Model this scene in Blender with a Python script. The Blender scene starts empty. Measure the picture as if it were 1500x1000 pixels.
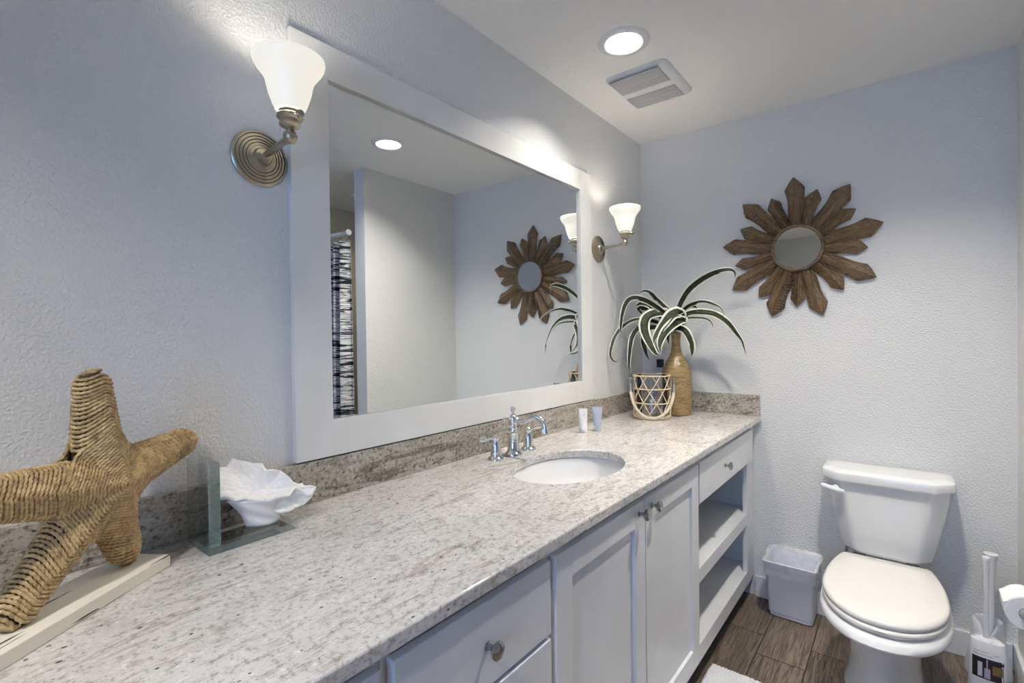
import bpy, bmesh, math, random
from mathutils import Vector, Matrix, noise
PI = math.pi
sc = bpy.context.scene
COL = sc.collection

# ------------------------------------------------------------------ camera
cam_d = bpy.data.cameras.new('camera')
cam_d.sensor_width = 36.0
cam_d.lens = 722.92 / 1500 * 36.0
cam_d.clip_start = 0.02
cam = bpy.data.objects.new('camera', cam_d)
COL.objects.link(cam)
R_ = Vector((0.78225979, 0.6228239, -0.01264923))
U_ = Vector((0.0029631, 0.01658498, 0.99985807))
F_ = Vector((-0.62294529, 0.78218625, -0.01112827))
cam.matrix_world = Matrix(((R_.x, U_.x, -F_.x, 1.2011), (R_.y, U_.y, -F_.y, -2.72987),
                           (R_.z, U_.z, -F_.z, 1.33884), (0, 0, 0, 1)))
sc.camera = cam

# ------------------------------------------------------------------ light levels
SKY = (0.23, 0.48, 1.0)
SKY_STRENGTH = 5.6
LENS = (400.0, 760.0, 820.0, 110.0)   # recessed lamp lenses: by the wall, over the floor, added fill behind the camera, added fill in the shower
BULB = 1.1              # watt of each sconce bulb
WARM = (1.0, 0.94, 0.86)
world = bpy.data.worlds.new('world'); sc.world = world
world.use_nodes = True
bg = world.node_tree.nodes['Background']
bg.inputs[0].default_value = (*SKY, 1); bg.inputs[1].default_value = SKY_STRENGTH
sc.view_settings.view_transform = 'Standard'
sc.view_settings.look = 'None'
sc.view_settings.gamma = 1
sc.view_settings.use_curve_mapping = False
sc.view_settings.exposure = 0.72
sc.cycles.use_denoising = True
sc.cycles.max_bounces = 10
sc.cycles.diffuse_bounces = 6
sc.cycles.transparent_max_bounces = 12
sc.cycles.sample_clamp_indirect = 6.0
sc.cycles.caustics_reflective = False
sc.cycles.caustics_refractive = False

# daylight enters through the window in the back wall (portal helps the sampler find it)
WX0, WX1, WZ0, WZ1, YB = 0.85, 1.75, 0.95, 2.05, -3.95
pd = bpy.data.lights.new('window_portal', 'AREA'); pd.shape = 'RECTANGLE'
pd.size = WX1 - WX0; pd.size_y = WZ1 - WZ0
pd.cycles.is_portal = True
po = bpy.data.objects.new('window_portal', pd); COL.objects.link(po)
po.location = ((WX0 + WX1) / 2, YB - 0.11, (WZ0 + WZ1) / 2)
po.rotation_euler = (PI / 2, 0, 0)          # -Z of the lamp looks to +Y, into the room
po.rotation_euler = Vector((0, 1, 0)).to_track_quat('-Z', 'Z').to_euler()

# ------------------------------------------------------------------ materials
def srgb(r, g, b):
    f = lambda c: (c / 255 / 12.92) if c / 255 <= 0.04045 else ((c / 255 + 0.055) / 1.055) ** 2.4
    return (f(r), f(g), f(b), 1)

class NT:
    def __init__(s, name):
        s.m = bpy.data.materials.new(name); s.m.use_nodes = True
        s.t = s.m.node_tree; s.n = s.t.nodes
        s.b = s.n['Principled BSDF']; s.out = s.n['Material Output']
    def new(s, typ, **kw):
        x = s.n.new(typ)
        for k, v in kw.items(): setattr(x, k, v)
        return x
    def link(s, a, b): s.t.links.new(a, b)
    def coord(s, scale=(1, 1, 1), rot=(0, 0, 0), loc=(0, 0, 0)):
        tc = s.new('ShaderNodeTexCoord'); mp = s.new('ShaderNodeMapping')
        mp.inputs['Scale'].default_value = scale; mp.inputs['Rotation'].default_value = rot
        mp.inputs['Location'].default_value = loc
        s.link(tc.outputs['Object'], mp.inputs[0]); return mp.outputs[0]
    def noise(s, vec, scale, detail=4, rough=.5, dist=0):
        x = s.new('ShaderNodeTexNoise'); s.link(vec, x.inputs['Vector'])
        x.inputs['Scale'].default_value = scale; x.inputs['Detail'].default_value = detail
        x.inputs['Roughness'].default_value = rough; x.inputs['Distortion'].default_value = dist
        return x.outputs['Fac']
    def ramp(s, fac, stops, interp='LINEAR'):
        x = s.new('ShaderNodeValToRGB'); s.link(fac, x.inputs[0]); cr = x.color_ramp
        cr.interpolation = interp
        while len(cr.elements) < len(stops): cr.elements.new(0.5)
        for e, (p, c) in zip(cr.elements, stops):
            e.position = p; e.color = c if hasattr(c, '__len__') else (c, c, c, 1)
        return x.outputs[0]
    def mix(s, fac, a, b, mode='MIX'):
        x = s.new('ShaderNodeMix', data_type='RGBA', blend_type=mode)
        for i, v in ((0, fac), (6, a), (7, b)):
            if isinstance(v, bpy.types.NodeSocket): s.link(v, x.inputs[i])
            elif i == 0: x.inputs[0].default_value = v
            else: x.inputs[i].default_value = v
        return x.outputs[2]
    def math(s, op, a, b=0.0, c=0.0):
        x = s.new('ShaderNodeMath', operation=op)
        for i, v in enumerate((a, b, c)):
            if isinstance(v, bpy.types.NodeSocket): s.link(v, x.inputs[i])
            else: x.inputs[i].default_value = v
        return x.outputs[0]
    def bump(s, h, strength=.3, dist=.002):
        x = s.new('ShaderNodeBump'); s.link(h, x.inputs['Height'])
        x.inputs['Strength'].default_value = strength; x.inputs['Distance'].default_value = dist
        s.link(x.outputs[0], s.b.inputs['Normal'])
    def base(s, v):
        if isinstance(v, bpy.types.NodeSocket): s.link(v, s.b.inputs['Base Color'])
        else: s.b.inputs['Base Color'].default_value = v
    def set(s, **kw):
        for k, v in kw.items(): s.b.inputs[k.replace('_', ' ')].default_value = v
        return s

def plain(name, col, rough=.5, metal=0, var=.04, vscale=6, bump=0, bscale=200, **kw):
    k = NT(name); v = k.coord(); n = k.noise(v, vscale, 3)
    lo = tuple(c * (1 - var) for c in col[:3]) + (1,); hi = tuple(min(1, c * (1 + var)) for c in col[:3]) + (1,)
    k.base(k.ramp(n, [(.3, lo), (.7, hi)]))
    k.set(Roughness=rough, Metallic=metal)
    for a, b in kw.items(): k.b.inputs[a.replace('_', ' ')].default_value = b
    if bump: k.bump(k.noise(v, bscale, 2), bump, .001)
    return k.m

def m_wall(name, col, strength=.55, scale=105):
    k = NT(name); v = k.coord()
    k.base(k.ramp(k.noise(v, 1.5, 2), [(.3, tuple(c * .985 for c in col[:3]) + (1,)), (.7, col)]))
    k.set(Roughness=.55); k.b.inputs['Specular IOR Level'].default_value = .35
    a = k.noise(v, scale, 2, .45); b = k.noise(v, scale * .4, 2, .5)
    h = k.math('ADD', k.ramp(a, [(.42, 0), (.62, 1)]), k.math('MULTIPLY', b, .6))
    k.bump(h, strength, .0022)
    return k.m

M = {}
M['wall'] = m_wall('wall_paint', srgb(222, 222, 220), .5, 135)
M['ceiling'] = m_wall('ceiling_paint', srgb(240, 238, 234), .12, 60)
M['shower'] = plain('shower_surround', srgb(206, 200, 182), .3)
M['trim'] = plain('trim_white', srgb(226, 227, 228), .35)
M['frame'] = plain('frame_white', srgb(226, 225, 221), .38, bump=.03, bscale=60)
M['cabinet'] = plain('cabinet_white', srgb(226, 227, 228), .32)
M['dark'] = plain('toe_kick_shade', srgb(40, 30, 25), .7)  # shade under the cabinets put into the toe kick's colour
M['porcelain'] = plain('porcelain', srgb(228, 228, 227), .08, var=.01, Coat_Weight=.3)
M['seat'] = plain('seat_plastic', srgb(220, 217, 212), .22, var=.01)
M['plastic'] = plain('white_plastic', srgb(226, 227, 230), .35, var=.02)
M['bin'] = plain('bin_plastic', srgb(236, 238, 246), .38, var=.02)
M['chrome'] = plain('chrome', (.8, .8, .8, 1), .08, 1, var=.01)
M['nickel'] = plain('brushed_nickel', srgb(178, 178, 176), .22, 1, var=.03, vscale=40)
M['brass'] = plain('antique_nickel', srgb(186, 176, 156), .33, 1, var=.12, vscale=25)
M['groove'] = plain('dark_groove', srgb(70, 62, 50), .5, .6)
M['black'] = plain('black_plastic', srgb(18, 18, 20), .4)
M['grout'] = plain('grout', srgb(60, 52, 45), .8)
M['vent'] = plain('vent_plastic', srgb(224, 224, 222), .4, var=.01)
M['ventdark'] = plain('vent_shadow_plastic', srgb(120, 120, 124), .6)

def m_mirror():
    k = NT('mirror_silver'); v = k.coord()
    k.base(k.ramp(k.noise(v, 2, 2), [(.3, (.84, .87, .875, 1)), (.7, (.86, .885, .89, 1))]))
    k.set(Metallic=1, Roughness=.012); return k.m
M['mirror'] = m_mirror()

def m_thin(name, tint, gloss=.08):
    k = NT(name); k.n.remove(k.b); v = k.coord()
    tr = k.new('ShaderNodeBsdfTransparent'); gl = k.new('ShaderNodeBsdfGlossy'); mx = k.new('ShaderNodeMixShader')
    gl.inputs['Roughness'].default_value = .02
    k.link(k.ramp(k.noise(v, 3, 1), [(.3, tint), (.7, tuple(c * .99 for c in tint[:3]) + (1,))]), tr.inputs[0])
    fr = k.new('ShaderNodeFresnel'); fr.inputs[0].default_value = 1.45
    k.link(k.math('ADD', fr.outputs[0], gloss), mx.inputs[0])
    k.link(tr.outputs[0], mx.inputs[1]); k.link(gl.outputs[0], mx.inputs[2])
    k.link(mx.outputs[0], k.out.inputs[0]); return k.m
M['slabface'] = m_thin('clear_slab_glass', (.985, .995, .99, 1), .0)
M['slabedge'] = plain('green_glass_edge', srgb(196, 222, 214), .06, var=.06, vscale=60, Alpha=.22)
M['thin'] = m_thin('thin_clear_glass', (.96, .97, .97, 1))
M['pane'] = m_thin('window_pane_glass', (.98, .99, 1, 1), 0)

def m_emit(name, col, strength, var=.02):
    k = NT(name); v = k.coord(); n = k.noise(v, 8, 2)
    k.base((.55, .53, .48, 1)); k.set(Roughness=.3)
    k.link(k.ramp(n, [(.3, tuple(c * (1 - var) for c in col[:3]) + (1,)), (.7, tuple(col[:3]) + (1,))]), k.b.inputs['Emission Color'])
    k.b.inputs['Emission Strength'].default_value = strength; return k.m
for i_, v_ in enumerate(LENS): M['lens%d' % i_] = m_emit('lamp_lens', WARM, v_)
M['shade'] = m_emit('opal_glass_shade', (1.0, .95, .82), .43)

def m_granite(name, dark):
    k = NT(name)
    tc = k.new('ShaderNodeTexCoord').outputs['Object']
    if dark: v = k.coord((1, 1, 1), (.35, 0, 0)); st = k.coord((16, 7, 42), (.22, 0, 0)); st2 = k.coord((6, 2.2, 16), (.3, 0, 0))
    else: v = k.coord(); st = k.coord((46, 13, 30), (0, 0, .22)); st2 = k.coord((15, 3.6, 10), (0, 0, .26))
    big = k.noise(v, 5, 4, .6, .4); fine = k.noise(v, 95, 5, .65); streak = k.noise(st, 1.6, 6, .62, .6); vein = k.noise(st2, 1.0, 5, .6, 1.0)
    if dark:
        c = k.ramp(big, [(.3, srgb(150, 143, 130)), (.5, srgb(176, 170, 158)), (.7, srgb(158, 150, 138))])
        c = k.mix(k.ramp(streak, [(.5, 0.0), (.7, .85)]), c, srgb(92, 80, 62))
        c = k.mix(k.ramp(vein, [(.56, 0.0), (.64, .75), (.7, .2)]), c, srgb(84, 70, 50))
        c = k.mix(k.ramp(fine, [(.36, .8), (.47, 0.0)]), c, srgb(70, 62, 55))
        c = k.mix(k.ramp(fine, [(.56, 0.0), (.68, .6)]), c, srgb(215, 210, 200))
    else:
        c = k.ramp(big, [(.3, srgb(194, 191, 187)), (.5, srgb(208, 206, 203)), (.72, srgb(197, 193, 188))])
        c = k.mix(k.ramp(streak, [(.52, 0.0), (.68, .62)]), c, srgb(150, 142, 133))
        c = k.mix(k.ramp(vein, [(.585, 0.0), (.62, .45), (.66, .0)]), c, srgb(128, 110, 98))
        c = k.mix(k.ramp(fine, [(.36, .55), (.46, 0.0)]), c, srgb(128, 122, 116))
        f3 = k.noise(k.coord((150, 70, 150), (0, 0, .25)), 1, 4, .7)
        c = k.mix(k.ramp(f3, [(.34, .5), (.43, 0.0)]), c, srgb(120, 113, 106))
        c = k.mix(k.ramp(fine, [(.58, 0.0), (.7, .6)]), c, srgb(240, 238, 234))
    spk = k.new('ShaderNodeTexVoronoi'); spk.inputs['Scale'].default_value = 1.0
    vv = k.coord((75, 48, 75), (0, 0, .25)); k.link(vv, spk.inputs['Vector'])
    zone = k.noise(v, 9, 3, .6, .5)
    sp = k.math('MULTIPLY', k.math('LESS_THAN', k.math('ADD', spk.outputs['Distance'], k.math('MULTIPLY', fine, .25)), .27),
                k.math('LESS_THAN', k.noise(spk.outputs['Position'], 1.7, 0), .37))
    c = k.mix(k.math('MULTIPLY', sp, .85), c, srgb(50, 38, 36))
    rust = k.noise(k.coord((20, 5, 14), (0, 0, .3), (3.3, 1.7, 0)), 1.0, 6, .7, .8)
    c = k.mix(k.ramp(rust, [(.66, 0.0), (.71, .6)]), c, srgb(96, 62, 54))
    k.base(c); k.set(Roughness=.12)
    k.b.inputs['Specular IOR Level'].default_value = .45
    return k.m
M['granite'] = m_granite('pale_granite', False)
M['splash'] = m_granite('shaded_veined_granite', True)  # same stone, more veins; dimmer light on the upright face put into its colour

def m_floor():
    k = NT('wood_look_plank_tile')
    tc = k.new('ShaderNodeTexCoord'); sp = k.new('ShaderNodeSeparateXYZ'); k.link(tc.outputs['Object'], sp.inputs[0])
    W, L = .1785, .62
    u = k.math('DIVIDE', k.math('SUBTRACT', sp.outputs[0], .71), W)
    iu = k.math('FLOOR', u); fu = k.math('SUBTRACT', u, iu)
    par = k.math('ABSOLUTE', k.math('MODULO', iu, 2.0))
    off = k.math('ADD', -.345, k.math('MULTIPLY', k.math('SUBTRACT', 1.0, par), -.155))
    v = k.math('DIVIDE', k.math('SUBTRACT', sp.outputs[1], off), L)
    iv = k.math('FLOOR', v); fv = k.math('SUBTRACT', v, iv)
    eu = k.math('MULTIPLY', k.math('MINIMUM', fu, k.math('SUBTRACT', 1.0, fu)), W)
    ev = k.math('MULTIPLY', k.math('MINIMUM', fv, k.math('SUBTRACT', 1.0, fv)), L)
    grout = k.math('LESS_THAN', k.math('MINIMUM', eu, ev), .0022)
    cid = k.new('ShaderNodeCombineXYZ'); k.link(iu, cid.inputs[0]); k.link(iv, cid.inputs[1])
    wn = k.new('ShaderNodeTexWhiteNoise', noise_dimensions='3D'); k.link(cid.outputs[0], wn.inputs[0])
    ofs = k.new('ShaderNodeVectorMath', operation='MULTIPLY_ADD')
    k.link(wn.outputs['Color'], ofs.inputs[0]); ofs.inputs[1].default_value = (7, 7, 7); k.link(tc.outputs['Object'], ofs.inputs[2])
    mp = k.new('ShaderNodeMapping'); mp.inputs['Scale'].default_value = (90, 4, 1); k.link(ofs.outputs[0], mp.inputs[0])
    g = k.noise(mp.outputs[0], 1.0, 6, .65, 1.6)
    mp2 = k.new('ShaderNodeMapping'); mp2.inputs['Scale'].default_value = (11, 2.4, 1); k.link(ofs.outputs[0], mp2.inputs[0])
    g2 = k.noise(mp2.outputs[0], 1.0, 4, .6, 1.0)
    c = k.ramp(g, [(.3, srgb(40, 34, 27)), (.44, srgb(88, 77, 64)), (.57, srgb(142, 128, 112)), (.68, srgb(72, 62, 51))])
    c = k.mix(k.ramp(g2, [(.35, .45), (.6, 0.0)]), c, srgb(72, 60, 50))
    c = k.mix(.22, c, k.ramp(wn.outputs['Value'], [(0, srgb(96, 84, 70)), (1, srgb(165, 150, 132))]))
    c = k.mix(grout, c, srgb(44, 38, 33))
    k.base(c); k.set(Roughness=.42)
    k.bump(k.math('SUBTRACT', k.math('MULTIPLY', g, .4), k.math('MULTIPLY', grout, 1.0)), .35, .0015)
    return k.m
M['floor'] = m_floor()

def m_wood(name, stops, scale, rough=.5, ns=1.0, bump=.2):
    k = NT(name); v = k.coord(scale); g = k.noise(v, ns, 6, .6, 1.4)
    k.base(k.ramp(g, stops)); k.set(Roughness=rough)
    if bump: k.bump(g, bump, .002)
    return k.m
M['ray'] = m_wood('dark_carved_wood', [(.28, srgb(32, 24, 17)), (.42, srgb(66, 49, 33)), (.54, srgb(128, 106, 76)), (.62, srgb(62, 44, 31)), (.78, srgb(106, 86, 60))], (7, 75, 75), .42)
M['vase'] = m_wood('mango_wood', [(.3, srgb(92, 74, 46)), (.45, srgb(160, 136, 92)), (.58, srgb(116, 94, 58)), (.72, srgb(190, 166, 122))], (9, 9, 24), .35, bump=.05)
M['bamboo'] = m_wood('pale_bamboo', [(.3, srgb(206, 184, 150)), (.7, srgb(232, 216, 188))], (30, 30, 30), .55)
M['rope'] = m_wood('jute_rope', [(.3, srgb(176, 160, 136)), (.7, srgb(222, 210, 190))], (160, 160, 160), .85)
M['grass'] = m_wood('seagrass_cord', [(.25, srgb(124, 98, 64)), (.42, srgb(164, 137, 96)), (.58, srgb(196, 170, 124)), (.78, srgb(220, 198, 154))], (55, 55, 55), .7, bump=.4)
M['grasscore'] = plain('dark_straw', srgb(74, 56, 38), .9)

def m_board():
    k = NT('distressed_white_board')
    v = k.coord((3.2, 70, 70)); n = k.noise(v, 1, 5, .55, .5)
    c = k.mix(k.ramp(n, [(.37, 1.0), (.385, 0.0)]), srgb(232, 227, 212), srgb(62, 54, 44))
    k.base(c); k.set(Roughness=.6); k.bump(n, .12, .002); return k.m
M['board'] = m_board()
M['shell'] = plain('white_shell', srgb(246, 243, 238), .55, var=.02, vscale=20, bump=.35, bscale=120)
M['mat'] = plain('mat_pile', srgb(226, 226, 228), .95, var=.06, vscale=120, bump=.6, bscale=300)
M['paper'] = plain('tissue_paper', srgb(238, 238, 238), .9, var=.01)
M['core'] = plain('cardboard_core', srgb(170, 170, 168), .9)
M['tube'] = plain('white_tube', srgb(238, 236, 236), .3, var=.01)
M['tube2'] = plain('pale_blue_tube', srgb(196, 205, 222), .25, var=.03, Transmission_Weight=.25)
M['cap'] = plain('frosted_cap', srgb(226, 230, 238), .3, Transmission_Weight=.4)
M['print'] = plain('grey_print', srgb(150, 148, 150), .6)

def m_leaf():
    k = NT('striped_leaf')
    uv = k.new('ShaderNodeUVMap'); sp = k.new('ShaderNodeSeparateXYZ'); k.link(uv.outputs[0], sp.inputs[0])
    s = k.math('ABSOLUTE', k.math('SUBTRACT', sp.outputs[0], .5))
    v = k.coord((40, 40, 40)); n = k.noise(v, 1, 3)
    g = k.ramp(n, [(.3, srgb(18, 26, 13)), (.7, srgb(48, 58, 30))])
    s2 = k.math('ADD', s, k.math('MULTIPLY', k.math('SUBTRACT', n, .5), .05))
    e = k.ramp(s2, [(.335, 0.0), (.36, 1.0)])
    k.base(k.mix(e, g, srgb(226, 226, 208))); k.set(Roughness=.5); k.b.inputs['Specular IOR Level'].default_value = .3; return k.m
M['leaf'] = m_leaf()

def m_curtain():
    k = NT('striped_curtain')
    tc = k.new('ShaderNodeTexCoord'); sp = k.new('ShaderNodeSeparateXYZ'); k.link(tc.outputs['Object'], sp.inputs[0])
    nz = k.noise(k.coord((5, 3, 60)), 1, 4, .6, .6)
    nz2 = k.noise(k.coord((9, 4, 26)), 1, 2, .5, .3)
    c = k.ramp(nz, [(.0, srgb(14, 14, 18)), (.455, srgb(150, 152, 160)), (.49, srgb(226, 224, 220)), (.56, srgb(24, 24, 30)), (.6, srgb(210, 208, 206)), (.68, srgb(96, 102, 116))], 'CONSTANT')
    c = k.mix(k.ramp(nz2, [(.6, 0.0), (.63, .8)], 'CONSTANT'), c, srgb(225, 223, 220))
    k.base(c); k.set(Roughness=.8); return k.m
M['curtain'] = m_curtain()

def m_bag():
    k = NT('clear_bin_liner'); v = k.coord(); n = k.noise(v, 25, 2, .5, .5)
    k.base((.93, .93, .95, 1)); k.set(Roughness=.18)
    k.b.inputs['Alpha'].default_value = 1
    k.link(k.ramp(n, [(.3, .30), (.7, .40)]), k.b.inputs['Alpha'])
    k.bump(k.noise(k.coord((30, 30, 80)), 1, 3, .5, .6), .25, .002); return k.m
M['bag'] = m_bag()

# ------------------------------------------------------------------ mesh helpers
class MB:
    """collects shapes in one bmesh, then links them as ONE mesh object"""
    def __init__(s): s.bm = bmesh.new()
    def box(s, x0, x1, y0, y1, z0, z1, bev=0):
        b = s.bm if not bev else bmesh.new()
        v = [b.verts.new((x, y, z)) for x in (x0, x1) for y in (y0, y1) for z in (z0, z1)]
        for f in ((0, 1, 3, 2), (4, 6, 7, 5), (0, 4, 5, 1), (2, 3, 7, 6), (0, 2, 6, 4), (1, 5, 7, 3)): b.faces.new([v[i] for i in f])
        if bev:
            bmesh.ops.recalc_face_normals(b, faces=b.faces)
            bmesh.ops.bevel(b, geom=list(b.edges), offset=bev, segments=2, affect='EDGES', profile=.5)
            s.merge(b)
        return s
    def merge(s, b, mat=None):
        me = bpy.data.meshes.new('tmp'); b.to_mesh(me); b.free()
        if mat is not None: me.transform(mat)
        s.bm.from_mesh(me); bpy.data.meshes.remove(me)
    def lathe(s, prof, mat=None, seg=32, cap=True):
        b = bmesh.new(); rings = []
        for r, z in prof:
            if r < 1e-6: rings.append([b.verts.new((0, 0, z))])
            else: rings.append([b.verts.new((r * math.cos(2 * PI * i / seg), r * math.sin(2 * PI * i / seg), z)) for i in range(seg)])
        for a, c in zip(rings, rings[1:]):
            for i in range(seg):
                j = (i + 1) % seg
                if len(a) == 1 and len(c) == 1: continue
                if len(a) == 1: b.faces.new((a[0], c[j], c[i]))
                elif len(c) == 1: b.faces.new((a[i], a[j], c[0]))
                else: b.faces.new((a[i], a[j], c[j], c[i]))
        if cap:
            for rg in (rings[0], rings[-1]):
                if len(rg) > 1: b.faces.new(rg)
        bmesh.ops.recalc_face_normals(b, faces=b.faces)
        s.merge(b, mat); return s
    def loft(s, rings, cap=True, closed=True):
        vs = [[s.bm.verts.new(p) for p in r] for r in rings]
        n = len(vs[0]); fs = []
        for a, c in zip(vs, vs[1:]):
            for i in range(n if closed else n - 1):
                j = (i + 1) % n
                fs.append(s.bm.faces.new((a[i], a[j], c[j], c[i])))
        if cap:
            fs.append(s.bm.faces.new(list(reversed(vs[0])))); fs.append(s.bm.faces.new(vs[-1]))
        return s
    def tube(s, pts, r, seg=10, closed=False, cap=True, twist=None, sec=None):
        """r: radius or list; twist: (turns per metre, depth) makes a laid rope"""
        pts = [Vector(p) for p in pts]; n = len(pts)
        rs = r if hasattr(r, '__len__') else [r] * n
        tan = []
        for i in range(n):
            a = pts[i - 1] if (i or closed) else pts[i]; b = pts[(i + 1) % n] if (i < n - 1 or closed) else pts[i]
            t = b - a; tan.append(t.normalized() if t.length > 1e-9 else Vector((0, 0, 1)))
        up = Vector((0, 0, 1)) if abs(tan[0].z) < .9 else Vector((1, 0, 0))
        u = tan[0].cross(up).normalized(); rings = []; dist = 0
        for i in range(n):
            u = (u - tan[i] * u.dot(tan[i])).normalized(); w = tan[i].cross(u)
            if i: dist += (pts[i] - pts[i - 1]).length
            rg = []
            for k in range(seg):
                a = 2 * PI * k / seg; q = rs[i]
                if twist: q *= 1 - twist[1] + twist[1] * abs(math.cos((a - 2 * PI * twist[0] * dist) * twist[2])) * 1.5
                rg.append(pts[i] + (u * math.cos(a) + w * math.sin(a)) * q)
            rings.append(rg)
        if closed: rings.append(rings[0])
        vs = [[s.bm.verts.new(p) for p in rg] for rg in (rings[:-1] if closed else rings)]
        if closed: vs.append(vs[0])
        for a, c in zip(vs, vs[1:]):
            for i in range(seg):
                j = (i + 1) % seg; s.bm.faces.new((a[i], a[j], c[j], c[i]))
        if cap and not closed:
            s.bm.faces.new(list(reversed(vs[0]))); s.bm.faces.new(vs[-1])
        return s
    def build(s, name, m, parent=None, smooth=True, angle=35, kind=None, label=None):
        bmesh.ops.recalc_face_normals(s.bm, faces=s.bm.faces)
        me = bpy.data.meshes.new(name); s.bm.to_mesh(me); s.bm.free()
        if isinstance(m, str): m = M[m]
        me.materials.append(m)
        o = bpy.data.objects.new(name, me); COL.objects.link(o)
        if smooth:
            for p in me.polygons: p.use_smooth = True
            try: me.set_sharp_from_angle(angle=math.radians(angle))
            except Exception: pass
        if parent is not None:
            o.parent = parent
            w = parent.location.copy(); q = parent
            while q.parent is not None: q = q.parent; w = q.location.copy()
            if parent.parent is None and parent.type == 'EMPTY': o.matrix_parent_inverse = Matrix.Translation(-parent.location)
        if kind: o['kind'] = kind
        if label: o['label'] = label
        return o

def thing(name, label, cat, loc, group=None):
    o = bpy.data.objects.new(name, None); COL.objects.link(o); o.location = loc
    o.empty_display_size = .05
    o['label'] = label; o['category'] = cat
    if group: o['group'] = group
    return o
def tag(o, label, cat, group=None):
    o['label'] = label; o['category'] = cat
    if group: o['group'] = group
    return o
def copy_tree(o, parent=None):
    c = o.copy(); COL.objects.link(c)
    if parent is not None:
        c.parent = parent; c.matrix_parent_inverse = o.matrix_parent_inverse.copy()
    for ch in [x for x in bpy.data.objects if x.parent == o and x != c]: copy_tree(ch, c)
    return c
RX = Matrix.Rotation(PI / 2, 4, 'Y')      # lathe axis z -> +x
def T(x, y, z): return Matrix.Translation((x, y, z))
def sweep(pts, n):
    """Catmull-Rom through points, n samples"""
    P = [Vector(p) for p in pts]; P = [P[0] * 2 - P[1]] + P + [P[-1] * 2 - P[-2]]
    m = len(P) - 3; out = []
    for i in range(n):
        t = i / (n - 1) * m; k = min(int(t), m - 1); t -= k
        a, b, c, d = P[k:k + 4]
        out.append(.5 * ((2 * b) + (c - a) * t + (2 * a - 5 * b + 4 * c - d) * t * t + (3 * b - a - 3 * c + d) * t ** 3))
    return out

def holed_plate(name, outer, holes, z, m, thick=0, kind=None, smooth=False):
    b = bmesh.new(); loops = []
    for lp in [outer] + holes:
        vs = [b.verts.new((x, y, z)) for x, y in lp]
        for i in range(len(vs)): b.edges.new((vs[i], vs[(i + 1) % len(vs)]))
    bmesh.ops.triangle_fill(b, use_beauty=True, use_dissolve=False, edges=b.edges[:])
    if thick:
        g = bmesh.ops.extrude_face_region(b, geom=b.faces[:])
        bmesh.ops.translate(b, vec=(0, 0, -thick), verts=[v for v in g['geom'] if isinstance(v, bmesh.types.BMVert)])
    mb = MB(); mb.bm.free(); mb.bm = b
    return mb
def circle(cx, cy, rx, ry, n=64): return [(cx + rx * math.cos(2 * PI * i / n), cy + ry * math.sin(2 * PI * i / n)) for i in range(n)]

# ------------------------------------------------------------------ the setting
H = 2.44
XR, YP = 1.5446, -0.815           # right partition wall and where it ends
LIGHTS = [(.375, -.995), (1.105, -.955), (.9, -3.3), (2.12, -.42)]
MB().box(-.1, 2.7, -4.05, .1, -.06, 0).build('floor', 'floor', smooth=False, kind='structure')
holed_plate('ceiling', [(-.1, -4.05), (2.7, -4.05), (2.7, .1), (-.1, .1)], [circle(x, y, .072, .072, 48) for x, y in LIGHTS], H, 'ceiling').build('ceiling', 'ceiling', smooth=False, kind='structure')
MB().box(-.1, 0, -4.05, .1, 0, H).build('wall_left', 'wall', smooth=False, kind='structure')
MB().box(0, 2.7, 0, .1, 0, H).build('wall_far', 'wall', smooth=False, kind='structure')
MB().box(XR, XR + .105, YP, 0, 0, H).build('wall_right', 'wall', smooth=False, kind='structure')
MB().box(2.6, 2.7, -4.05, 0, 0, H).build('wall_outer', 'wall', smooth=False, kind='structure')
w = MB(); yb0, yb1 = YB - .1, YB
w.box(0, WX0, yb0, yb1, 0, H).box(WX1, 2.6, yb0, yb1, 0, H).box(WX0, WX1, yb0, yb1, 0, WZ0).box(WX0, WX1, yb0, yb1, WZ1, H)
w.build('wall_back', 'wall', smooth=False, kind='structure')
w = MB()
for a in ((WX0, WX0 + .05, WZ0, WZ1), (WX1 - .05, WX1, WZ0, WZ1), (WX0 + .05, WX1 - .05, WZ0, WZ0 + .05), (WX0 + .05, WX1 - .05, WZ1 - .05, WZ1)):
    w.box(a[0], a[1], YB - .07, YB - .02, a[2], a[3])
w.box((WX0 + WX1) / 2 - .015, (WX0 + WX1) / 2 + .015, YB - .06, YB - .03, WZ0 + .05, WZ1 - .05); w.box(WX0 + .05, WX1 - .05, YB - .06, YB - .03, 1.485, 1.515)
wf = w.build('window_1', 'trim', smooth=False, kind='structure')
MB().box(WX0 + .05, WX1 - .05, YB - .047, YB - .043, WZ0 + .05, WZ1 - .05).build('pane', 'pane', wf, smooth=False)
def baseboard(name, x0, x1, y0, y1, bev='y'):
    return MB().box(x0, x1, y0, y1, 0, .105, .003).build(name, 'trim', smooth=False, kind='structure')
MB().box(XR + .106, 2.599, -.004, -.0005, 0, H - .001).box(XR + .1055, XR + .1095, YP + .002, -.0045, 0, H - .001).box(2.5955, 2.5995, YP, -.0045, 0, H - .001).build('wall_shower', 'shower', smooth=False, kind='structure')
baseboard('baseboard_far', .60, XR - .016, -.014, -.0005)
baseboard('baseboard_right', XR - .014, XR - .0005, YP, -.0005)
baseboard('baseboard_end', XR - .014, XR + .118, YP - .014, YP - .0005)

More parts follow.
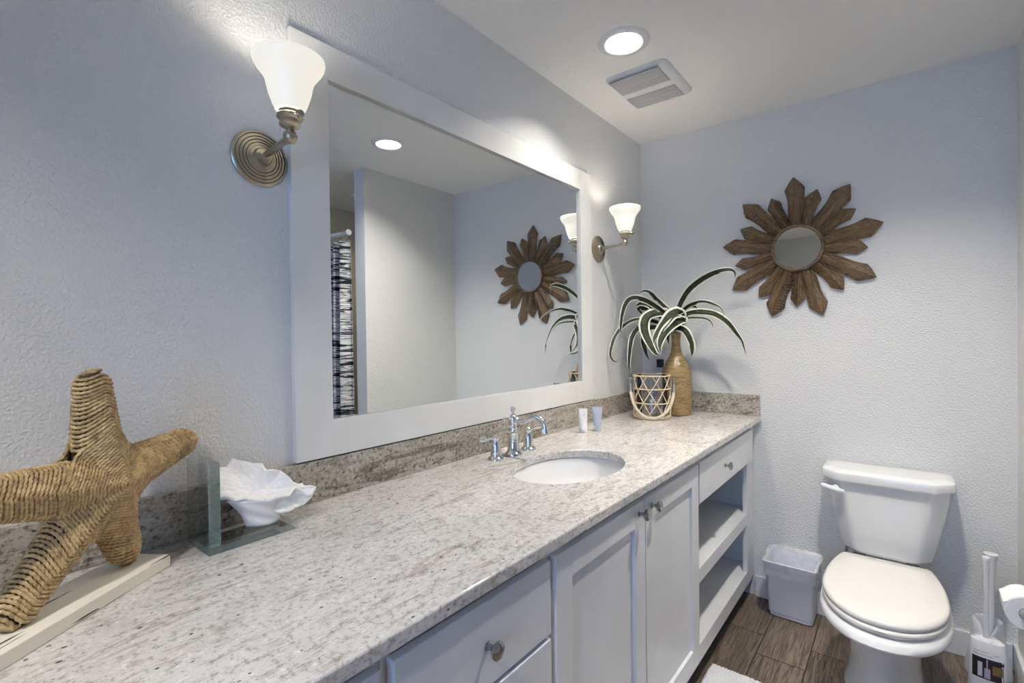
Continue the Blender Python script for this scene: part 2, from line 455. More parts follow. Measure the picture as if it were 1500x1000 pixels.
# ------------------------------------------------------------------ recessed lamps and fan
def recessed(x, y, label, lens):
    t = thing('recessed_ceiling_light', label, 'ceiling light', (x, y, H), 'recessed ceiling lights')
    MB().lathe([(.066, -.004), (.07, -.008), (.078, -.009), (.092, -.005), (.096, -.001), (.096, .0), (.07, .0), (.066, .0)], T(x, y, H), 48, False).build('trim_ring', 'trim', t)
    MB().lathe([(.066, -.004), (.064, .016), (.056, .064), (.054, .075)], T(x, y, H), 48, False).build('reflector', 'trim', t)
    MB().lathe([(0, .063), (.0535, .065), (.0535, .074), (0, .075)], T(x, y, H), 48, False).build('lens', lens, t, label='bright glowing lens')
    MB().lathe([(.0715, .0), (.0715, .085), (0, .085)], T(x, y, H), 32, False).build('housing', 'black', t)
recessed(*LIGHTS[0], 'round recessed ceiling light beside the fan grille above the vanity', 'lens0')
recessed(*LIGHTS[1], 'round recessed ceiling light out over the floor, seen only reflected in the big mirror', 'lens1')
recessed(*LIGHTS[2], 'added round recessed fill light behind the camera, unseen', 'lens2')  # unseen lamp, added to brighten the near end of the room
recessed(*LIGHTS[3], 'added round recessed fill light in the shower alcove, unseen behind the striped curtain', 'lens3')  # unseen lamp, added to brighten the alcove above the curtain

t = thing('exhaust_fan', 'white square bathroom fan cover with two slatted grilles on the ceiling', 'exhaust fan', (.32, -.625, H))
fx0, fx1, fy0, fy1 = .185, .458, -.80, -.455
rings = []
for d, z in ((0, 0), (.002, -.008), (.012, -.016), (.03, -.021), (.045, -.022)):
    rg = []
    for cx, cy, a0 in ((fx1 - .03, fy1 - .03, 0), (fx0 + .03, fy1 - .03, 90), (fx0 + .03, fy0 + .03, 180), (fx1 - .03, fy0 + .03, 270)):
        for i in range(7):
            a = math.radians(a0 + 15 * i); r = max(.03 - d, .002)
            ox = min(0, 0); ex = max(0, d - .028)
            sx = 1 if math.cos(math.radians(a0 + 45)) > 0 else -1; sy = 1 if math.sin(math.radians(a0 + 45)) > 0 else -1
            rg.append((cx - sx * ex + r * math.cos(a), cy - sy * ex + r * math.sin(a), H + z))
    rings.append(rg)
MB().loft(rings).build('cover', 'vent', t, angle=50)
for gx0, gx1, gy0, gy1 in ((.205, .425, -.79, -.655), (.205, .425, -.605, -.49)):
    g = MB(); g.box(gx0, gx1, gy0, gy1, H - .0228, H - .0219)
    gr = g.build('grille', 'ventdark', t, smooth=False, label='grey slatted grille')
    sl = MB(); n = 40
    for i in range(n):
        x = gx0 + (i + .5) * (gx1 - gx0) / n
        sl.box(x - .0013, x + .0013, gy0, gy1, H - .0255, H - .0226)
    sl.box(gx0, gx1, (gy0 + gy1) / 2 - .001, (gy0 + gy1) / 2 + .001, H - .0252, H - .0226)
    o = sl.build('slats', 'vent', gr, smooth=False)

# ------------------------------------------------------------------ vanity cabinets
XF, XB = .592, .004          # carcass front and back
ZT, ZC = .893, .92
def carcass(t, y0, y1, shelves=(), stile=.02, rails=(), sr=None):
    b = MB(); e = .018; sr = sr or stile
    b.box(XB, XF - .02, y0 + .0005, y0 + e, .10, ZT - .001); b.box(XB, XF - .02, y1 - e, y1 - .0005, .10, ZT - .001)
    b.box(XB, XB + .006, y0 + e, y1 - e, .10, ZT - .001); b.box(XB + .006, XF - .02, y0 + e, y1 - e, .10, .118)
    b.box(XF - .02, XF, y0 + .0005, y0 + stile, .10, ZT - .001); b.box(XF - .02, XF, y1 - sr, y1 - .0005, .10, ZT - .001)
    for z0, z1 in rails: b.box(XF - .02, XF, y0 + stile, y1 - sr, z0, z1)
    b.build('body', 'cabinet', t, smooth=False)
    for z in shelves:
        MB().box(XB + .006, XF - .02, y0 + e, y1 - e, z - .02, z).build('shelf', 'cabinet', t, smooth=False)
    MB().box(.52, .535, y0 + .0005, y1 - .0005, 0, .0995).build('toe_kick', 'dark', t, smooth=False, label='toe kick coloured dark for the shade under the cabinet')
def knob(par, x, y, z):
    prof = [(.0085, 0), (.0085, .002), (.0055, .004), (.005, .012), (.006, .016), (.0135, .0185), (.0165, .0225), (.0165, .026), (.0135, .029), (.0085, .0312), (.003, .0318), (0, .0318)]
    return MB().lathe(prof, T(x, y, z) @ RX, 28).build('knob', 'nickel', par, label='round brushed nickel knob')
def slab_front(t, name, y0, y1, z0, z1, kn=None):
    o = MB().box(XF + .001, .612, y0, y1, z0, z1, .0025).build(name, 'cabinet', t, smooth=False)
    if kn: knob(o, .612, *kn)
    return o
def shaker_door(t, y0, y1, z0, z1, kn=None, fr=.067):
    b = MB()
    b.box(XF + .001, .612, y0, y0 + fr, z0, z1, .002); b.box(XF + .001, .612, y1 - fr, y1, z0, z1, .002)
    b.box(XF + .001, .612, y0 + fr - .001, y1 - fr + .001, z0, z0 + fr, .002); b.box(XF + .001, .612, y0 + fr - .001, y1 - fr + .001, z1 - fr, z1, .002)
    b.box(XF + .002, .601, y0 + fr - .005, y1 - fr + .005, z0 + fr - .005, z1 - fr + .005)
    o = b.build('door', 'cabinet', t, smooth=False)
    if kn: knob(o, .612, *kn)
    return o
t = thing('shelf_cabinet', 'white vanity unit with one drawer over two open shelves, next to the far wall', 'cabinet', (.3, -.45, 0), 'white vanity cabinets under the granite')
carcass(t, -.90, -.004, (.452, .165), .028, ((.872, ZT - .001), (.695, .72), (.398, .452), (.10, .165)), .125)
slab_front(t, 'drawer', -.895, -.09, .715, .866, (-.575, .789))
t = thing('sink_cabinet', 'white vanity unit under the sink with two recessed panel doors', 'cabinet', (.3, -1.378, 0), 'white vanity cabinets under the granite')
carcass(t, -1.857, -.9005, (), .03, ((.85, ZT - .001), (.10, .15)))
shaker_door(t, -1.848, -1.383, .145, .863, (-1.423, .833))
shaker_door(t, -1.378, -.912, .145, .863, (-1.335, .833))
t = thing('drawer_cabinet', 'white vanity drawer unit left of the sink doors, with round knobs', 'cabinet', (.3, -2.07, 0), 'white vanity cabinets under the granite')
carcass(t, -2.29, -1.8575, (), .02, ((.865, ZT - .001), (.10, .15)))
slab_front(t, 'drawer', -2.279, -1.868, .706, .863, (-2.071, .782))
slab_front(t, 'drawer', -2.279, -1.868, .43, .696, (-2.071, .60))
slab_front(t, 'drawer', -2.279, -1.868, .145, .42, (-2.071, .30))
t = thing('drawer_cabinet', 'white vanity unit at the bottom edge of the photo, only its front corner showing', 'cabinet', (.3, -2.65, 0), 'white vanity cabinets under the granite')
carcass(t, -3.0, -2.2905, (), .02, ((.865, ZT - .001), (.10, .15)))
slab_front(t, 'drawer', -2.99, -2.302, .706, .863, (-2.65, .782))
slab_front(t, 'drawer', -2.99, -2.302, .145, .696, (-2.65, .60))

# ------------------------------------------------------------------ countertop, sink, tap
t = thing('countertop', 'long pale speckled granite countertop with backsplash on the white vanity', 'countertop', (.32, -1.5, ZT))
SX, SY, SB, SA = .35, -1.37, .16, .228
top = holed_plate('slab', [(0.0005, -3.0), (.634, -3.0), (.634, -.0005), (.0005, -.0005)], [circle(SX, SY, SB, SA, 72)], ZC, 'granite', ZC - ZT)
o = top.build('slab', 'granite', t, angle=30)
bv = o.modifiers.new('bevel', 'BEVEL'); bv.width = .004; bv.segments = 3; bv.limit_method = 'ANGLE'; bv.angle_limit = math.radians(60)
MB().box(.0005, .02, -1.3375, -.0205, ZC + .0002, 1.0245, .0015).build('backsplash', 'splash', t, smooth=False)
MB().box(.0005, .02, -3.0, -1.3385, ZC + .0002, 1.0245, .0015).build('backsplash', 'splash', t, smooth=False)
MB().box(.0005, .627, -.02, -.0005, ZC + .0002, 1.0245, .0015).build('backsplash', 'splash', t, smooth=False)

t = thing('sink', 'oval white undermount sink set in the granite', 'sink', (SX, SY, ZT - .15))
prof = [(1.06, 0), (1.045, 0), (1.02, -.004), (.99, -.02), (.94, -.055), (.84, -.095), (.66, -.125), (.4, -.14), (.1, -.146), (.09, -.147)]
rin = [[(SX + SB * f * math.cos(a), SY + SA * f * math.sin(a), ZT - .0005 + z) for a in [2 * PI * i / 64 for i in range(64)]] for f, z in prof]
rout = [[(SX + (SB * f + .008) * math.cos(a), SY + (SA * f + .008) * math.sin(a), ZT - .0005 + z - .008) for a in [2 * PI * i / 64 for i in range(64)]] for f, z in reversed(prof)]
b = MB(); b.loft(rin + rout + [rin[0]], cap=False); b.build('basin', 'porcelain', t, angle=60)
MB().lathe([(0, 0), (.021, 0), (.022, .002), (.018, .004), (0, .003)], T(SX, SY, ZT - .1485), 32).build('drain', 'chrome', t, label='chrome drain')

t = thing('faucet', 'chrome widespread faucet with curved spout and two lever handles behind the sink', 'faucet', (.118, -1.37, ZC))
fy = -1.37; fx = .118
b = MB(); b.lathe([(.031, 0), (.031, .004), (.028, .008), (.024, .011), (.022, .016), (.0205, .018), (.018, .045), (.0155, .072), (.0165, .074), (.0165, .078), (.014, .08), (.0135, .092), (.0145, .094), (.0145, .098), (.013, .1), (.0135, .112), (.016, .12), (.0165, .128), (.014, .136), (.009, .141), (.005, .145), (.0045, .151), (.007, .154), (.0095, .159), (.009, .165), (.005, .169), (0, .17)], T(fx, fy, ZC + .0005), 36)
b.build('spout_post', 'chrome', t, angle=50)
pts = sweep([(fx + .012, fy, ZC + .124), (fx + .03, fy, ZC + .121), (fx + .05, fy, ZC + .122), (fx + .075, fy, ZC + .134), (fx + .1, fy, ZC + .142), (fx + .122, fy, ZC + .135), (fx + .134, fy, ZC + .118), (fx + .137, fy, ZC + .103)], 40)
rr = [.0115 if i < 3 else (.0085 if i < 8 else .0078 + .0022 * (i / 39) ** 2) for i in range(40)]
b = MB(); b.tube(pts, rr, 16)
b.lathe([(.0085, 0), (.0125, .002), (.013, .007), (.0105, .011), (.0105, .016), (.0095, .018)], T(fx + .137, fy, ZC + .089), 24)
b.build('spout', 'chrome', t, angle=50)
MB().lathe([(.005, 0), (.005, .012), (.0075, .014), (.0085, .019), (.007, .024), (0, .027)], T(fx - .012, fy - .004, ZC + .122) @ Matrix.Rotation(-PI / 2, 4, 'Y') @ Matrix.Rotation(.3, 4, 'X'), 20).build('lift_rod', 'chrome', t)
for hy, s in ((-1.458, -1), (-1.272, 1)):
    b = MB(); hx = .112
    b.lathe([(.0275, 0), (.0275, .004), (.024, .008), (.02, .011), (.0185, .015), (.0185, .02), (.0165, .04), (.0125, .056), (.0095, .062), (.0095, .066), (.012, .069), (.0115, .076), (.006, .081), (0, .082)], T(hx, hy, ZC + .0005), 32)
    a = .3 if s < 0 else .2
    L0 = Vector((hx, hy, ZC + .073)); dv = Vector((-.1 if s < 0 else .12, s, .06)).normalized()
    prof = [(0, -.018), (.005, -.017), (.006, -.012), (.0045, -.008), (.008, -.004), (.008, .004), (.0045, .009), (.006, .014), (.0045, .018), (.0055, .03), (.009, .045), (.0095, .056), (.007, .068), (.003, .074), (0, .075)]
    b.lathe(prof, T(*L0) @ dv.to_track_quat('Z', 'Y').to_matrix().to_4x4(), 20)
    b.build('handle', 'chrome', t, angle=50)

# ------------------------------------------------------------------ big mirror
t = thing('wall_mirror', 'large rectangular mirror in a wide flat white frame above the vanity', 'mirror', (.01, -1.36, 1.03))
my0, my1, mz0, mz1 = -2.1095, -.6195, 1.0285, 2.11
iy0, iy1, iz0, iz1 = -2.006, -.718, 1.1235, 2.018
b = MB()
bev = .0015
b.box(.0005, .0185, my0, iy0, mz0, mz1, bev); b.box(.0005, .0185, iy1, my1, mz0, mz1, bev)
b.box(.0005, .0184, iy0 - .001, iy1 + .001, mz0, iz0, bev); b.box(.0005, .0184, iy0 - .001, iy1 + .001, iz1, mz1, bev)
b.build('frame', 'frame', t, smooth=False)
MB().box(.0006, .0065, iy0 + .0005, iy1 - .0005, iz0 + .0005, iz1 - .0005).build('glass', 'mirror', t, smooth=False, label='mirror glass')

# ------------------------------------------------------------------ sconces
def sconce(y, label):
    t = thing('wall_sconce', label, 'wall light', (0.001, y, 1.768), 'bell shade sconces beside the mirror')
    P = T(.0005, y, 1.768) @ RX
    b = MB(); b.lathe([(.066, 0), (.066, .003), (.063, .006), (.0585, .0075), (.0575, .0068), (.0505, .009), (.0495, .0082), (.043, .0105), (.042, .0097), (.036, .012), (.035, .0112), (.0285, .0135), (.0275, .0128), (.022, .0145), (.02, .018), (.0185, .0215), (.016, .022), (.016, .026), (.0135, .0265), (.0135, .030), (.009, .032)], P, 48)
    b.build('backplate', 'brass', t, angle=28)
    b = MB()
    for r0, z0 in ((.058, .0072), (.05, .0086), (.0425, .0102), (.0355, .0116)):
        b.tube([(.0005 + z0, y + r0 * math.cos(a), 1.768 + r0 * math.sin(a)) for a in [2 * PI * i / 48 for i in range(48)]], .0009, 6, True)
    b.build('groove_rings', 'groove', t)
    bx, bz = .147, 1.782
    MB().tube([(.028, y, 1.769), (.09, y, 1.775), (bx, y, bz)], .0075, 16).build('arm', 'brass', t)
    b = MB(); b.lathe([(r_, z_ if z_ < .017 else .016 + (z_ - .016) * .74) for r_, z_ in [(0, -.0155), (.008, -.0135), (.0135, -.0075), (.0155, 0), (.0135, .0075), (.009, .012), (.0075, .016), (.011, .019), (.019, .023), (.0225, .028), (.0225, .033), (.0195, .036), (.0195, .04), (.024, .044), (.0275, .049), (.0275, .056), (.024, .061), (.021, .063), (.024, .066), (.024, .07), (.02, .072)]], T(bx, y, bz), 36)
    b.build('lamp_holder', 'brass', t, angle=40)
    b = MB(); b.lathe([(.004, 0), (.004, .012), (.008, .014), (.009, .018), (.006, .021), (0, .022)], T(bx + .022, y + .006, bz + .041) @ RX @ Matrix.Rotation(.2, 4, 'X'), 16)
    b.build('switch_key', 'brass', t)
    z0 = bz + .0565
    so = [(.03, 0), (.034, .008), (.037, .014), (.039, .02), (.0405, .024), (.0445, .034), (.048, .046), (.0505, .058), (.053, .068), (.058, .078), (.066, .088), (.074, .098), (.0795, .107), (.0815, .115), (.081, .121)]
    so = [(.03 + (r - .03) * .86, z * .93) for r, z in so]
    si = [(r - .004, z) for r, z in reversed(so)]
    MB().lathe(so + [(so[-1][0] - .002, so[-1][1] + .0012)] + si, T(bx, y, z0), 48, False).build('glass_shade', 'shade', t, angle=60, label='glowing white bell shaped glass shade')
    return t
s1 = sconce(-2.178, 'near sconce with lit bell shade on the left side of the big mirror')
s2 = copy_tree(s1); s2.location.y = -.521
s2['label'] = 'far sconce with lit bell shade between the big mirror and the room corner'
for y in (-2.178, -.521):
    ld = bpy.data.lights.new('sconce_bulb', 'POINT'); ld.energy = BULB; ld.color = WARM; ld.shadow_soft_size = .022
    lo = bpy.data.objects.new('sconce_bulb', ld); COL.objects.link(lo); lo.location = (.147, y, 1.782 + .0565 + .052)

# ------------------------------------------------------------------ sunburst mirror
SC = Vector((.80, -.0005, 1.741))
t = thing('sunburst_mirror', 'round mirror ringed by dark carved wooden rays, on the far wall above the toilet', 'mirror', SC)
RAYS = [(93, .346), (73.5, .281), (52, .34), (33.5, .276), (13.3, .337), (-6, .275), (-28, .344), (-49, .278), (-72.5, .34), (-91, .28), (-109.5, .343), (-128, .284), (-148.7, .349), (-169, .29), (172.3, .346), (153.5, .288), (134, .352), (113.7, .284)]
carved = {9, 10, 16, 17}
random.seed(5)
for i, (ang, L) in enumerate(RAYS):
    W = .084 if L > .31 else .066
    W *= random.uniform(.94, 1.06)
    b = MB(); N = 26; r0 = .092; rings = []
    ph = random.uniform(-.3, .3)
    for j in range(N + 1):
        f = j / N; r = r0 + (L - r0) * f
        if f < .78:
            q = f / .78
            hw = W * (.33 + .13 * math.sin(q * PI * .5) + .045 * math.sin(q * 2 * PI * 1.0 + ph + .2) + .04 * q * q)
        else:
            hw = W * .5 * max(0, (1 - f) / .22) ** .85
        hw = max(hw, .0012)
        a = (.006 if i % 2 else -.004) * math.sin(f * 3 + ph)
        top = .04 - .008 * f; ed = .013
        if i in carved: top += .0
        yb = .008
        # five-sided bar: back pair, edge pair, ridge
        if f < .12: top = .026 + .014 * f / .12
        rings.append([(r, -yb, -hw + a), (r, -ed, -hw + a), (r, -ed - (top - ed) * min(1, hw / (W * .35)), a), (r, -ed, hw + a), (r, -yb, hw + a)])
    b.loft(rings)
    if i in carved:
        for j in range(14):
            r = .13 + (L - .15) * j / 14; hw = W * .36
            sgn = 1 if i in (16, 10) else -1
            for k in (sgn,):
                b.tube([(r, -.037 + .006 * j / 14, .003 * k), (r - .004, -.017, hw * k)], .0034, 6)
    o = b.build('ray', 'ray', t, angle=20)
    o.rotation_euler = (0, -math.radians(ang), 0); o.location = SC
b = MB()
b.lathe([(.098, .036), (.1, .042), (.104, .045), (.109, .044), (.113, .037), (.113, .006), (.096, .006), (.096, .036)], T(*SC) @ Matrix.Rotation(PI / 2, 4, 'X'), 56, False)
b.build('rim', 'ray', t, angle=40)
MB().lathe([(0, .0375), (.0975, .0375), (.0975, .009), (0, .009)], T(*SC) @ Matrix.Rotation(PI / 2, 4, 'X'), 56, False).build('glass', 'mirror', t, angle=40, label='round mirror glass')

# ------------------------------------------------------------------ vase, plant, lantern, tubes, plug
VX, VY = .268, -.188
t = thing('vase', 'turned wooden bottle shaped vase in the counter corner, holding the striped plant', 'vase', (VX, VY, ZC))
prof = [(0, 0), (.066, 0), (.072, .004), (.0745, .012), (.0755, .06), (.0755, .14), (.0745, .185), (.0725, .215), (.067, .24), (.058, .262), (.047, .281), (.037, .300), (.0285, .322), (.0235, .348), (.0215, .378), (.0225, .402), (.025, .418), (.0255, .423), (.0235, .426), (.02, .422), (.0175, .39), (.0165, .33), (.0165, .2), (0, .2)]
MB().lathe(prof, T(VX, VY, ZC + .0005), 48, False).build('body', 'vase', t, angle=60)
pl = thing('plant', 'arching plant with dark green leaves edged in white, in the wooden vase', 'plant', (VX, VY, ZC + .21))
LEAVES = [
(0.034,[(0.275,-0.19,1.451),(0.299,-0.184,1.513),(0.336,-0.179,1.568),(0.396,-0.173,1.614),(0.46,-0.167,1.643),(0.523,-0.161,1.65),(0.55,-0.156,1.636),(0.549,-0.15,1.609)]),
(0.02,[(0.298,-0.2,1.443),(0.335,-0.217,1.475),(0.378,-0.233,1.491),(0.431,-0.25,1.494),(0.482,-0.267,1.478),(0.521,-0.283,1.455),(0.539,-0.3,1.414)]),
(0.034,[(0.301,-0.21,1.424),(0.355,-0.201,1.444),(0.419,-0.193,1.444),(0.47,-0.184,1.428),(0.519,-0.176,1.39),(0.556,-0.167,1.338),(0.582,-0.159,1.296),(0.601,-0.15,1.224)]),
(0.012,[(0.31,-0.2,1.414),(0.383,-0.212,1.418),(0.435,-0.225,1.41),(0.464,-0.237,1.388),(0.472,-0.25,1.355)]),
(0.036,[(0.298,-0.22,1.367),(0.329,-0.22,1.348),(0.357,-0.22,1.292),(0.362,-0.22,1.248),(0.356,-0.22,1.226)]),
(0.058,[(0.299,-0.22,1.442),(0.272,-0.25,1.433),(0.244,-0.28,1.387),(0.211,-0.31,1.331),(0.207,-0.34,1.294)]),
(0.05,[(0.315,-0.23,1.41),(0.284,-0.268,1.386),(0.254,-0.305,1.343),(0.243,-0.343,1.288),(0.263,-0.38,1.24)]),
(0.05,[(0.231,-0.21,1.445),(0.177,-0.242,1.446),(0.143,-0.273,1.421),(0.146,-0.305,1.363),(0.186,-0.337,1.294),(0.231,-0.368,1.243),(0.273,-0.4,1.232)]),
(0.026,[(0.236,-0.19,1.452),(0.184,-0.208,1.512),(0.151,-0.225,1.555),(0.114,-0.243,1.567),(0.077,-0.26,1.541)]),
(0.03,[(0.231,-0.21,1.439),(0.168,-0.25,1.498),(0.125,-0.29,1.525),(0.088,-0.33,1.525),(0.068,-0.36,1.492),(0.055,-0.375,1.428),(0.05,-0.38,1.371),(0.051,-0.375,1.346)]),
(0.05,[(0.174,-0.2,1.454),(0.139,-0.213,1.494),(0.096,-0.227,1.503),(0.06,-0.24,1.487)]),
(0.02,[(0.164,-0.21,1.441),(0.113,-0.25,1.423),(0.075,-0.29,1.413),(0.05,-0.34,1.387),(0.025,-0.39,1.333),(0.022,-0.433,1.271),(0.024,-0.445,1.227),(0.051,-0.445,1.201),(0.069,-0.425,1.221)]),
(0.028,[(0.137,-0.21,1.41),(0.094,-0.24,1.378),(0.071,-0.28,1.332),(0.069,-0.31,1.268),(0.066,-0.32,1.177),(0.075,-0.31,1.132)]),
(0.035,[(0.149,-0.24,1.37),(0.123,-0.26,1.312),(0.141,-0.28,1.248),(0.172,-0.3,1.198)]),
(0.03,[(0.228,-0.17,1.369),(0.212,-0.155,1.33),(0.212,-0.14,1.284)]),
(0.026,[(0.294,-0.17,1.45),(0.324,-0.147,1.485),(0.342,-0.123,1.482),(0.356,-0.1,1.464)]),
(0.045,[(0.206,-0.18,1.428),(0.129,-0.19,1.47),(0.07,-0.2,1.478),(0.102,-0.21,1.437)]),
]
rootp = Vector((VX, VY, ZC + .425))
def leaf(w, pts):
    P0 = Vector(pts[0])
    base = rootp + (P0 - rootp) * .15 + Vector((0, 0, .0))
    path = [tuple(rootp - Vector((0, 0, .05))), tuple(rootp + Vector(((P0.x - VX) * .1, (P0.y - VY) * .1, .012))), tuple((rootp + P0) / 2 + Vector((0, 0, .008)))] + pts
    S = sweep(path, 44); n = len(S)
    b = bmesh.new(); uvl = b.loops.layers.uv.new('UVMap'); rows = []
    view = Vector((.36, -.93, .05)).normalized()
    for i, p in enumerate(S):
        f = i / (n - 1); tg = (S[min(i + 1, n - 1)] - S[max(i - 1, 0)]).normalized()
        q = .3 + .7 * math.sin(min(1, f / .55) * PI / 2) if f < .55 else max(.03, 1 - ((f - .55) / .45) ** 1.8)
        if f < .12: q = .28
        hw = w * .6 * q
        up = Vector((0, 0, 1)); side = tg.cross(up)
        if side.length < .15: side = view.cross(tg)
        side.normalize()
        # broad side leans part way to the room, as the real blades twist
        s2 = tg.cross(view).normalized()
        if side.dot(s2) < 0: side = -side
        side = (side * .35 + s2 * .65).normalized()
        nrm = side.cross(tg).normalized()
        rows.append([(p + side * hw * k + nrm * (abs(k) ** 1.5) * hw * .35, (k + 1) / 2, f) for k in (-1, -.62, -.3, 0, .3, .62, 1)])
    vv = [[b.verts.new(q[0]) for q in r] for r in rows]
    for i in range(n - 1):
        for k in range(6):
            f = b.faces.new((vv[i][k], vv[i][k + 1], vv[i + 1][k + 1], vv[i + 1][k])); f.smooth = True
            for lp, (ii, kk) in zip(f.loops, ((i, k), (i, k + 1), (i + 1, k + 1), (i + 1, k))): lp[uvl].uv = (rows[ii][kk][1], rows[ii][kk][2])
    me = bpy.data.meshes.new('leaf'); b.to_mesh(me); b.free(); me.materials.append(M['leaf'])
    o = bpy.data.objects.new('leaf', me); COL.objects.link(o); o.parent = pl; o.matrix_parent_inverse = Matrix.Translation(-pl.location)
    so = o.modifiers.new('thickness', 'SOLIDIFY'); so.thickness = .0012; so.offset = 0
for w_, p_ in LEAVES: leaf(w_, p_)
MB().tube(sweep([(VX, VY, ZC + .2), (VX, VY, ZC + .33), (VX - .001, VY - .002, ZC + .43), (VX + .004, VY - .006, ZC + .49)], 16), [.011] * 11 + [.014] * 5, 12).build('stem', plain('plant_stem', srgb(58, 66, 40), .6), pl)

LX, LY, LR = .201, -.345, .090
t = thing('lantern', 'pale bamboo lattice lantern with a rope handle, in front of the wooden vase', 'lantern', (LX, LY, ZC))
def ring_pts(r, z, n=48): return [(LX + r * math.cos(2 * PI * i / n), LY + r * math.sin(2 * PI * i / n), z) for i in range(n)]
MB().lathe([(0, .0), (.084, 0), (.091, .003), (.092, .012), (.088, .014), (0, .014)], T(LX, LY, ZC + .0005), 48).build('base', 'bamboo', t)
b = MB()
for z in (.078, .148, .213): b.tube(ring_pts(LR, ZC + z), .0032, 8, True)
b.build('hoops', 'bamboo', t)
b = MB(); NS = 9
for s in (1, -1):
    for i in range(NS):
        pts = []
        for j in range(17):
            f = j / 16; a = 2 * PI * i / NS + s * f * math.radians(78) + (.2 if s < 0 else 0)
            r = LR + (.0018 if s > 0 else -.0018); pts.append((LX + r * math.cos(a), LY + r * math.sin(a), ZC + .012 + f * .201))
        b.tube(pts, .0023, 6)
b.build('lattice', 'bamboo', t)
MB().lathe([(.074, .0), (.074, .2), (.0715, .2), (.0715, .003), (0, .003), (0, .0)], T(LX, LY, ZC + .0147), 40, False).build('glass_insert', 'thin', t, label='clear glass cylinder')
vd = Vector((.389, -.921, 0)); pd_ = Vector((.921, .389, 0)); lc = Vector((LX, LY, 0))
hp = []
for i in range(41):
    a = PI * i / 40
    hp.append(lc - pd_ * math.cos(a) * .104 + vd * (.012 + .104 * math.sin(a) ** .8) + Vector((0, 0, ZC + .17 - .159 * math.sin(a) ** .85)))
hp = sweep(hp[2:-2], 160)
MB().tube(hp, .0078, 12, twist=(28, .16, 1.5)).build('rope_handle', 'rope', t, angle=80)
for s, e in ((-1, hp[0]), (1, hp[-1])):
    b = MB()
    a = lc + pd_ * s * .104 + vd * .006 + Vector((0, 0, ZC + .198))
    b.tube([e + (e - a) * .12, e, e.lerp(a, .5)], [.0095, .0095, .0095], 12)
    b.tube([e.lerp(a, .5), a], .0035, 8)
    b.tube([a - pd_ * s * .016, a + pd_ * s * .01], .0042, 8)
    b.build('ferrule', 'nickel', t, angle=40)

def toiletry(name, label, x, y, ang, w, h, m, capm, caph, taper, marks):
    t = thing(name, label, 'toiletry tube', (x, y, ZC), 'toiletry tubes by the faucet')
    R0 = Matrix.Translation((x, y, ZC + .0005)) @ Matrix.Rotation(ang, 4, 'Z')
    b = MB(); b.lathe([(0, 0), (w * taper * .46, 0), (w * taper * .48, .002), (w * taper * .48, caph - .002), (w * taper * .44, caph), (0, caph)], R0, 28)
    b.build('cap', capm, t)
    b = MB(); rings = []; N = 12
    for i in range(N + 1):
        f = i / N; z = caph + .0005 + (h - caph) * f
        hw = w * .5 * (taper + (1 - taper) * f); th = w * .5 * taper * (1 - f) ** .9 + .0012
        if f > .9: th = .0013
        rings.append([tuple(R0 @ Vector((hw * math.cos(2 * PI * k / 24), th * math.sin(2 * PI * k / 24), z))) for k in range(24)])
    b.loft(rings); bo = b.build('tube_body', m, t, angle=50)
    if marks:
        b = MB(); random.seed(3)
        for (u0, u1, z) in marks:
            f = (z - caph) / (h - caph); th = w * .5 * taper * (1 - f) ** .9 + .0016
            q = [R0 @ Vector((uu, -th - .0002 * s, zz)) for s in (0, 1) for uu in (u0, u1) for zz in (z, z + .0011)]
            v = [b.bm.verts.new(p) for p in q]
            for fc in ((0, 1, 3, 2), (4, 6, 7, 5), (0, 4, 5, 1), (2, 3, 7, 6), (0, 2, 6, 4), (1, 5, 7, 3)): b.bm.faces.new([v[i] for i in fc])
        b.build('printing', 'print', t, smooth=False, label='small grey printing')
vang = math.atan2(-.87 + 2.73, .12 - 1.2) + PI / 2 + PI
toiletry('toiletry_tube', 'slim white toiletry tube with faint printing by the backsplash, nearer the faucet', .117, -.885, .5, .038, .103, 'tube', 'tube', .014, .9, [(.002, .009, .088), (.001, .004, .082), (.007, .011, .082), (-.002, .01, .076), (.001, .008, .071)])
toiletry('toiletry_tube', 'pale blue toiletry tube with a flat wide end, between the white tube and the lantern', .151, -.822, .5, .047, .106, 'tube2', 'cap', .023, .68, [(-.006, .006, .07)])

t = MB()
t.box(.096, .13, -.03, -.0005, 1.15, 1.197, .004)
o = t.build('plug_in_adapter', 'black', None, smooth=False)
tag(o, 'small black plug-in adapter on the wall just left of the wooden vase', 'plug adapter')

# ------------------------------------------------------------------ glass stand and shell
t = thing('glass_bookend', 'thick clear green-tinted glass bookend standing on the granite, right of the woven starfish', 'bookend', (.095, -2.27, ZC))
def glass_slab(name, big, *a):
    o = MB().box(*a, .0008).build(name, 'slabface', t, smooth=False)
    o.data.materials.append(M['slabedge'])
    for p in o.data.polygons:               # polished faces are clear, the cut edges are green
        if abs(p.normal[big]) < .9: p.material_index = 1
glass_slab('base_slab', 2, .04, .15, -2.356, -2.178, ZC + .0005, ZC + .0145)
glass_slab('upright_slab', 1, .04, .15, -2.356, -2.334, ZC + .0147, 1.097)

